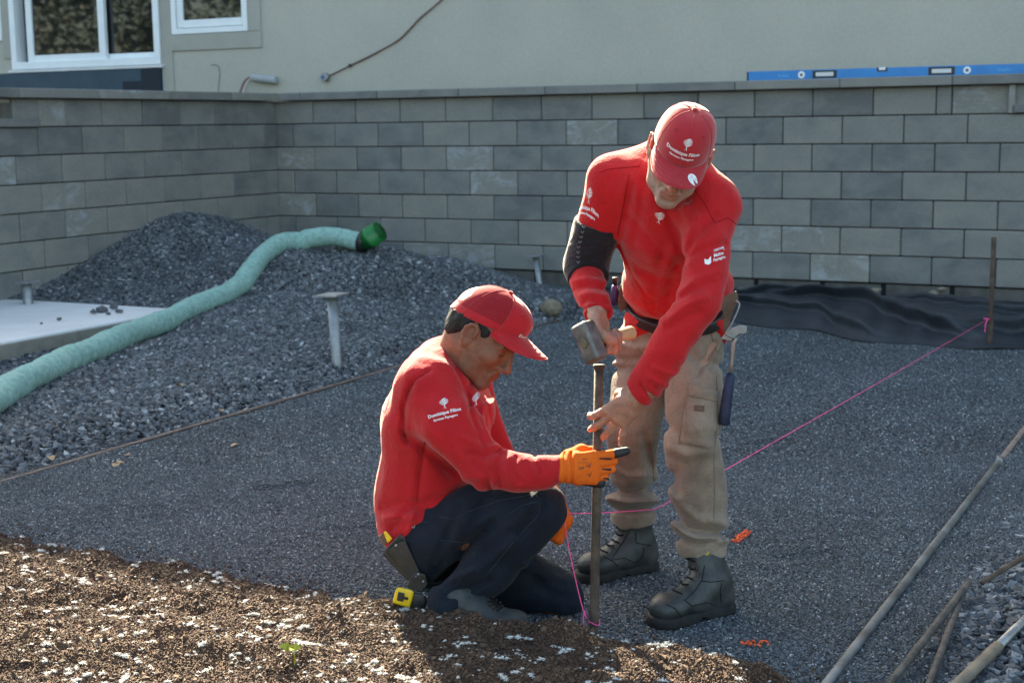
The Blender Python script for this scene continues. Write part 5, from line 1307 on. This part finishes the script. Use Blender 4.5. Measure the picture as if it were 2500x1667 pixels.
e0, e1 = G(2420, 1245, .04), G(2255, 1337, .04); o = tube('bent_bar', [e0, (e0 + e1) / 2 + np.array([0, 0, .006]), e1], [.010, .0095, .007], M_RUST, None, 12); tag(o, 'brown rusty bar poking out of the coarse gravel above the rebars', 'bar')

# -- screw-pile posts
def post(px_b, px_t, Y, r, plate, label, lean=0):
    b, t = D(*px_b, Y), D(*px_t, Y); root = tag(empty('pile_post', b), label, 'post', 'galvanised screw piles')
    tube('tube', [b - np.array([0, 0, .15]), b, t - (t - b) * .02], r, M_GALV, root, 20)
    tube('stem', [t - (t - b) * .10, t], r * .62, M_STEEL, root, 14)
    up = nrm(t - b); x = nrm(BX - up * (BX @ up)); box('plate', (plate, plate, .013), frame(x, np.cross(up, x), up, t + up * .006), M_GALV, root, .002)
post((775, 848), (763, 680), 8.25, .031, .142, 'tall galvanised pile post with square plate, by the rusty rail')
post((1241, 668), (1231, 589), 12.0, .026, .125, 'galvanised pile post standing before the long block wall')
post((66, 705), (60, 650), 10.2, .036, .14, 'short galvanised pile post behind the concrete slab')
# -- concrete slab with stray stones
sl_ = tag(empty('concrete_slab', YW(6.3, -7.2, .1)), 'pale concrete slab beside the green hose', 'slab')
box('slab', (2.66, 1.66, .13), frame(AX, BX, (0, 0, 1), YW(6.32, -7.285, .135)), M_CONC, sl_, .006)
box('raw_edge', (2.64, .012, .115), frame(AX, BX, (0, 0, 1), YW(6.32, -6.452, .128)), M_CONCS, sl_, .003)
def rock(name, c, r, m, parent=None, seed=0, sub=2):
    bm = bmesh.new(); bmesh.ops.create_icosphere(bm, subdivisions=sub, radius=1.0); g = np.random.default_rng(seed); k = g.normal(size=(5, 3)) * 1.4; ph = g.uniform(0, 6, 5)
    for v in bm.verts:
        q = np.array(v.co); s_ = 1 + .16 * sum(math.sin(k[i] @ q + ph[i]) for i in range(5)); v.co = Vector(np.asarray(c) + q * s_ * np.asarray(r))
    return bmobj(name, bm, m, parent)
M_ROCKD = vari('dark_stone', (.06, .065, .07), (.12, .125, .13), 40, .85); M_ROCKT = vari('tan_stone', (.17, .14, .10), (.27, .23, .17), 12, .9)
for i, (x, y, r) in enumerate(((215, 716, .022), (236, 712, .028), (262, 706, .026), (273, 714, .018), (136, 731, .016), (250, 718, .014), (96, 740, .009))):
    p = G(x, y + 4, .205); tag(rock('stone', p + np.array([0, 0, r * .5]), (r * 1.2, r, r * .75), M_ROCKD, None, i, 1), 'small dark crushed stone lying on the pale concrete slab', 'stone', 'stones on the slab')
p = G(1268, 716, .06); tag(rock('boulder', p + np.array([0, .03, .03]), (.075, .07, .06), M_ROCKT, None, 40), 'tan rounded boulder at the toe of the gravel heap', 'boulder')
p = G(1425 * 1.0, 1488, .03)
# -- drain hose in its green filter sock, with bright green coupling
hose = tag(empty('drain_hose', YW(6.4, -5.9, .1)), 'pale green sock-covered drain hose snaking over the gravel heap', 'hose')
hp_ = [D(-190, 1035, 5.8), D(-60, 950, 6.5), D(0, 915, 6.9), D(120, 850, 7.6), D(250, 787, 8.4), D(350, 748, 9.1), D(450, 714, 9.7), D(540, 662, 10.2), D(600, 617, 10.7), D(650, 578, 11.0), D(690, 556, 11.1), D(755, 543, 11.1), D(838, 557, 11.0)]
hp_ = spline(hp_, 16)
for i, p in enumerate(hp_): p[2] = max(p[2], mound_at(p[0], p[1]) + .055)
gq = np.random.default_rng(3); NV_ = 20; V, F = [], []
hs_ = [0.0]
for a, b in zip(hp_[:-1], hp_[1:]): hs_.append(hs_[-1] + np.linalg.norm(b - a))
fine = np.arange(0, hs_[-1], .012); P_ = np.stack([np.interp(fine, hs_, [p[i] for p in hp_]) for i in range(3)], 1)
ph = gq.uniform(0, 6.28, 12)
for i, p in enumerate(P_):
    t = nrm(P_[min(i + 2, len(P_) - 1)] - P_[max(i - 2, 0)]); u = nrm(np.cross(t, [0, 0, 1])); w = np.cross(u, t); s_ = fine[i]
    for k in range(NV_):
        a = 2 * math.pi * k / NV_
        env = .5 + .5 * math.sin(s_ * 7.3 + 2 * math.sin(s_ * 2.1)); wr = .0022 * env * math.sin(s_ * 61 + 2.2 * math.sin(a + ph[0] + s_) + 9 * math.sin(s_ * 1.7)) + .0016 * math.sin(s_ * 101 + 3 * math.sin(a + ph[1]) + 2 * a + 11 * math.sin(s_ * 2.9)) * (1 - env) + .0030 * math.sin(s_ * 9 + a * 2 + ph[2]) + .002 * math.sin(s_ * 23 + a + ph[3])
        cr = math.sin(s_ * 26 + 2.5 * math.sin(a * 1.0 + 2.1 * s_) + 5 * math.sin(s_ * 1.3)); wr -= .0042 * max(0, cr - .72) / .28 * (1.6 - s_ / fine[-1]) * (.4 + .6 * math.sin(a * 1.5 + s_ * 4) ** 2)
        V.append(p + (.0735 + wr * (1.3 - .5 * s_ / fine[-1])) * (math.cos(a) * u + math.sin(a) * w))
for i in range(len(P_) - 1):
    for k in range(NV_): F.append((i * NV_ + k, i * NV_ + (k + 1) % NV_, (i + 1) * NV_ + (k + 1) % NV_, (i + 1) * NV_ + k))
M_SOCK = vari('green_filter_sock', (.180, .320, .280), (.290, .440, .390), 34, .9, .2, bs=.45, bscale=60)
mesh('sock', V, F, M_SOCK, hose, True)
M_GREEN = vari('green_plastic', (.007, .14, .028), (.012, .19, .042), 10, .4, .5, bs=0)
c0 = P_[-1]; cd = nrm(D(880, 530, 10.93) - D(842, 557, 11.0))
tube('black_ring', [c0 - nrm(P_[-1] - P_[-6]) * .03, c0 + nrm(P_[-1] - P_[-6]) * .02], .079, M_BLACKP, hose, 24)
tube('coupling', [c0, c0 + cd * .06, c0 + cd * .061, c0 + cd * .10, c0 + cd * .101, c0 + cd * .17, c0 + cd * .17, c0 + cd * .10], [.070, .074, .084, .084, .076, .080, .070, .068], M_GREEN, hose, 26)
mesh('coupling_mouth', *disc(c0 + cd * .11, cd, .066, .068, .002), M_DARK, hose)

# -- black geotextile bunched along the footing
def fab(s, t):
    """s along the house (b), t 0 at its front edge .. 1 at the wall"""
    fr = np.interp(s, [-4.9, -4.5, -3.2, -2.7, -2.2, -1.9, -1.2, 2.5], [10.3, 9.75, 9.68, 9.55, 9.20, 9.12, 9.22, 9.35]) + .05 * np.sin(s * 9)
    a = fr + (10.99 - fr) * t
    z = .012 + .05 * t + .10 * np.sin(np.clip(t * 1.12, 0, 1) * np.pi) * (1 + .3 * np.sin(s * 2.3))
    def lip(s0, t0, s1, t1, am, wf=.022, wb=.10):                    # a fold whose lip hangs over towards the yard
        q = np.clip((s - s0) / (s1 - s0), -.3, 1.3); tc = t0 + (t1 - t0) * q + .02 * np.sin(s * 7 + t0 * 9); d = t - tc
        env = sstep(q, -.3, .15) * (1 - sstep(q, .85, 1.3))
        return am * env * np.where(d < 0, np.exp(-(d / wf) ** 2), np.exp(-(d / wb) ** 2))
    L_ = lip(-3.1, .66, -1.75, .16, .13) + lip(-3.3, .40, -2.2, .05, .075) + lip(-2.9, .90, -1.2, .62, .07) + lip(-4.3, .72, -3.0, .80, .09) + lip(-2.2, .55, -.6, .30, .075) + lip(-1.5, .20, .4, .5, .12) + lip(-.2, .8, 1.6, .4, .10) + lip(-4.5, .35, -3.3, .42, .06) + lip(-1.2, .9, .8, .85, .05) + lip(.4, .3, 2.2, .2, .1)
    z = z + .75 * L_ + .012 * np.sin(s * 11 + 6 * t + 2 * np.sin(s * 5)) + .006 * np.sin(s * 27 + 11 * t + 3 * np.sin(s * 3)) + .006 * np.sin(s * 3 + t * 22)
    a = a - .9 * L_
    z = np.maximum(z, .004) * sstep(t, -.02, .05) * sstep(s, -4.9, -4.6) + .006
    return a, z
Sx, Tx = np.meshgrid(np.linspace(-4.88, 2.4, 360), np.linspace(0, 1, 110), indexing='ij'); a_, z_ = fab(Sx, Tx)
Pf = AX[None, None] * a_[..., None] + BX[None, None] * Sx[..., None]; Pf[..., 2] = z_
M_GEO = vari('black_geotextile', (.0095, .013, .019), (.019, .025, .034), 9, .65, .5, bs=.3, bscale=240)
gt_ = mesh_np('geotextile', Pf.reshape(-1, 3), quads(*Sx.shape)[:, ::-1], M_GEO); tag(gt_, 'crumpled black landscape fabric along the foot of the long block wall', 'fabric')
for i, (x, y, r) in enumerate(((1715, 672, .05), (2010, 668, .035), (2145, 676, .045), (2300, 690, .07), (1700, 668, .04), (2160, 664, .03), (2330, 700, .05))):
    p = D(x, y, 10.75 if x > 2000 else 11.3); tag(rock('mortar_lump', p, (r * 1.2, r, r * .6), M_ROCKT, None, 60 + i, 2), 'pale crumb of mortar between the fabric and the footing blocks', 'mortar lump', 'mortar crumbs at the footing')

# -- spirit level on the coping
lv = tag(empty('spirit_level', YW(11.12, -2.6, 1.716)), 'long blue spirit level lying on the coping against the stucco', 'spirit level')
M_LBLUE = vari('blue_enamel', (.012, .17, .46), (.018, .21, .52), 8, .4, .5, bs=.05)
LZ = 1.7165
def lb(name, b0, b1, z0, z1, proud, th, m, parent, bev=.0):
    return box(name, (b1 - b0, th, z1 - z0), frame(BX, AX, (0, 0, 1), YW(11.115 - proud + th / 2, (b0 + b1) / 2, LZ + (z0 + z1) / 2)), m, parent, bev)
bd = lb('bar', -3.64, -1.25, 0, .073, 0, .03, M_LBLUE, lv, .003)
lb('end_cap', -3.652, -3.6405, .001, .072, .001, .032, M_BLACKP, lv, .001)
for b0, b1 in ((-3.128, -2.941), (-2.257, -2.067)):
    w = lb('grip_slot', b0, b1, .008, .066, .002, .006, M_BLACKP, lv, .001); lb('slot_window', b0 + .025, b1 - .025, .022, .052, .0035, .004, M_CONC, w, .0015)
w = lb('centre_vial', -2.636, -2.559, .045, .0745, .002, .034, M_BLACKP, lv, .001); lb('vial_glass', -2.622, -2.573, .056, .0755, .003, .01, M_WHITE, w, .001)
for b0 in (-3.215, -1.979):
    c = YW(11.1145, b0, LZ + .037); w = mesh('round_vial', *disc(c, -AX, .024, .0265, .003), M_WHITE, lv); mesh('vial_tube', *disc(c - AX * .0035, -AX, .011, .012, .001), M_GREYK, w)
d2 = text2d('Empire', .030)
for b0 in (-3.36, -1.72): V = [YW(11.1135, b0 + x, LZ + .025 + y) for x, y in d2[0]]; mesh('lettering', V, d2[1], mat('pale_blue_print', (.10, .36, .66), .6)[0], bd)
# -- things on the stucco
fx = tag(empty('wall_box', YW(HOUSE_A, -8.72, 1.87)), 'grey electrical box hanging from wires on the stucco', 'electrical box')
S = Solid(.004); pA_, pB_ = YW(HOUSE_A - .05, -8.86, 1.892), YW(HOUSE_A - .05, -8.60, 1.862); S.econe(pA_, pB_, np.array([0, 0, 1.0]), (.036, .032), (.040, .036), .01); S.cut(pA_ - BX * .012, -BX, .1); S.cut(pB_ + BX * .02, BX, .1); S.build('case', vari('grey_paint', (.30, .32, .33), (.35, .37, .38), 9, .6, bs=0), fx)
for i, c in enumerate(((.70, .70, .70), (.35, .05, .05), (.05, .05, .05))): tube('wire', spline([pA_ + np.array([0, 0, .01 * i]), pA_ - BX * (.06 + .02 * i) - np.array([0, 0, .03]), pA_ - BX * (.12 + .02 * i) - np.array([0, 0, .13]), pA_ - BX * (.13 + .03 * i) - np.array([0, 0, .2])], 6), .005, mat('wire_%d' % i, c, .5)[0], fx, 6)
cbl = tag(empty('wall_cable', YW(HOUSE_A, -7.4, 2.1)), 'thin brown cable sagging up the stucco from a round outlet', 'cable')
M_CAB = mat('brown_cable', (.16, .10, .085), .7)[0]
cp_ = [(-8.02, 1.874), (-7.88, 1.925), (-7.743, 1.976), (-7.45, 2.085), (-7.21, 2.187), (-7.08, 2.28), (-6.952, 2.387), (-6.732, 2.534), (-6.4, 2.80), (-6.1, 3.1)]
tube('cable', spline([YW(HOUSE_A - .012, b, z) for b, z in cp_], 6), .0075, M_CAB, cbl, 6); tube('cable', spline([YW(HOUSE_A - .010, b, z + .010 * math.sin(b * 6)) for b, z in cp_[2:]], 6), .005, M_CAB, cbl, 6)
mesh('clip', *disc(YW(HOUSE_A - .012, -7.743, 1.976), AX, .014, .016, .012), M_BLACKP, cbl)
mesh('outlet', *disc(YW(HOUSE_A - .03, -8.02, 1.874), AX, .034, .040, .03), M_GALV, cbl, True); mesh('outlet_eye', *disc(YW(HOUSE_A - .062, -8.025, 1.874), AX, .016, .018, .003), mat('blue_lens', (.03, .10, .25), .3)[0], cbl)
tag(tube('loose_wire', spline([YW(HOUSE_A - .01, b, z) for b, z in ((-9.40, 2.03), (-9.32, 2.025), (-9.29, 1.96), (-9.31, 1.84), (-9.34, 1.70))], 6), .0030, mat('thin_grey_wire', (.12, .12, .12), .6)[0], None, 5), 'thin grey wire end sticking out of the stucco below the window', 'wire')
# -- orange marking paint on the chips
M_PAINT = m_stone('orange_sprayed_chip', [(0, (.60, .06, .015)), (.7, (.85, .13, .03)), (1, (.80, .20, .08))])
def paint(px):
    P = [G(*q, .004) for q in px]; n = 6; V = [(P[0] * (1 - u) + P[1] * u) * (1 - v) + (P[3] * (1 - u) + P[2] * u) * v for u in np.linspace(0, 1, n + 1) for v in np.linspace(0, 1, n + 1)]
    return np.array(V), quads(n + 1, n + 1)
for px, lab, dn in (([(1680, 1243), (1697, 1247), (1728, 1222), (1712, 1218)], 'short slanting orange paint dash behind the boot', 16000), ([(1700, 1475), (1718, 1487), (1772, 1484), (1760, 1473)], 'orange paint smudge on the fine gravel near the soil', 9000)):
    o = scatter('paint_mark', paint(px), dn, .0050, M_PAINT, .6, .5, 12, 1, .9, .0035)
# -- leaves
def leaf(c, dirv, up, ln, wd_, m, name, label, group=None, lobes=0):
    d = nrm(dirv); u = nrm(np.asarray(up) - d * (np.asarray(up) @ d)); s_ = np.cross(d, u); V, F = [], []; n = 14
    for i in range(n + 1):
        t = i / n; w = wd_ * math.sin(math.pi * t ** .8) ** .8 * (1 + lobes * .45 * math.sin(t * 16)) + .0004; zc = .18 * ln * math.sin(math.pi * t)
        for q in (-1, 0, 1): V.append(np.asarray(c) + d * ln * t + s_ * w * q + u * (zc + .25 * w * abs(q)))
    for i in range(n):
        for j in range(2): F.append((i * 3 + j, i * 3 + j + 1, i * 3 + j + 4, i * 3 + j + 3))
    o = mesh(name, V, F, m, None if label else group, True)
    if label: tag(o, label, 'leaf', group)
    return o
M_LEAFG = mat('fresh_leaf', (.30, .30, .02), .5, .4)[0]; b_ = M_LEAFG.node_tree.nodes['Principled BSDF']; b_.inputs['Transmission Weight'].default_value = 0; b_.inputs['Subsurface Weight'].default_value = .6; b_.inputs['Subsurface Radius'].default_value = (.02, .02, .004)
sx, sy = D(676, 1530, 3.50)[:2]; sz = float(soil_z(np.float64(sx), np.float64(sy))); base = np.array([sx, sy, sz])
spg = tag(empty('seedling', base), 'small yellow-green seedling standing on the sunlit soil', 'seedling')
tipp = base + np.array([-.004, 0, .042]); tube('stem', spline([base - np.array([0, 0, .01]), base + np.array([.002, 0, .02]), tipp], 6), .0014, M_LEAFG, spg, 6)
for dv, l in (((-1, -.1, .35), .034), ((1, -.2, .30), .026), ((-.3, -.9, .25), .020)):
    leaf(tipp, dv, (0, -.75, .65), l, .010, M_LEAFG, 'leaf', None, spg, .5)
M_DRY = vari('dry_leaf', (.26, .17, .09), (.40, .28, .16), 60, .8, bs=.3)
for i, (x, y) in enumerate(((255, 1012), (262, 1018), (305, 995), (505, 905), (525, 975), (118, 1010), (600, 700), (408, 885), (1080, 1190 - 200))):
    p = G(x, y, .10); p[2] = mound_at(p[0], p[1]) + .022; a = i * 1.7
    leaf(p, (math.cos(a), math.sin(a), .15), (0, 0, 1), .055 - .003 * (i % 4), .016, M_DRY, 'dry_leaf', 'dry curled tan leaf lying on the heaped coarse gravel', 'dry leaves on the gravel')
# -- twigs and chips in the soil
M_TWIG = vari('twig', (.05, .032, .02), (.10, .065, .04), 60, .9); gq = np.random.default_rng(9)
for i in range(26):
    x = gq.uniform(-1.3, .9); y = soil_edge(np.float64(x)) - gq.uniform(.04, .75); z = float(soil_z(np.float64(x), np.float64(y))); a = gq.uniform(0, 6.28); l = gq.uniform(.02, .06); d = np.array([math.cos(a), math.sin(a), gq.uniform(-.1, .5)]) * l
    tag(tube('twig', [np.array([x, y, z + .002]), np.array([x, y, z + .004]) + d * .5 + np.array([0, 0, .004]), np.array([x, y, z + .003]) + d], [.0022, .0018, .001], M_TWIG, None, 5), 'small brown twig scattered on the soil', 'twig', 'twigs on the soil')

# -- garden trees across the yard, mirrored in the panes
def tree(x, y, h, r, seed, label):
    root = tag(empty('tree', (x, y, 0)), label, 'tree', 'garden trees'); g = np.random.default_rng(seed)
    tk = spline([(x, y, -.1), (x + .1, y, h * .3), (x - .1, y + .1, h * .65), (x, y, h * .9)], 5); tube('trunk', tk, list(np.linspace(.18, .03, len(tk))), M_TWIG, root, 8)
    cl = g.normal(size=(38, 3)); cl /= np.linalg.norm(cl, axis=1)[:, None]; cl *= (g.uniform(.25, 1, 38) ** .5)[:, None]
    V, F = [], []
    for c in cl:
        cc = np.array([x, y, h * .62]) + c * np.array([r, r, h * .38])
        n = 110; q = g.normal(size=(n, 3)) * .33 + cc; dv = g.normal(size=(n, 3)); dv /= np.linalg.norm(dv, axis=1)[:, None]; e = np.cross(dv, g.normal(size=(n, 3))); e /= np.linalg.norm(e, axis=1)[:, None]
        for k in range(n):
            i = len(V); s_ = g.uniform(.06, .12); V += [q[k] - dv[k] * s_, q[k] + e[k] * s_ * .5, q[k] + dv[k] * s_, q[k] - e[k] * s_ * .5]; F.append((i, i + 1, i + 2, i + 3))
    mesh_np('crown', np.array(V), np.array(F), M_FOL, root, False)
M_FOL = vari('foliage', (.010, .018, .006), (.026, .036, .010), 2, .6, .4, bs=0)
for i, (x, y, h, r) in enumerate(((-17, 9.5, 6.5, 2.2), (-16, 5.0, 7.5, 2.6), (-20, 12.5, 7, 2.4), (-15, .5, 6.5, 2.4), (-22, 7.5, 8, 2.8))):
    tree(x, y, h, r, i, ('broad leafy tree reflected in the patio door', 'tall leafy tree reflected in the fixed pane', 'slim leafy tree beyond the corner of the yard', 'low leafy tree beside the yard, out past the slab', 'far leafy tree behind the other garden trees')[i])
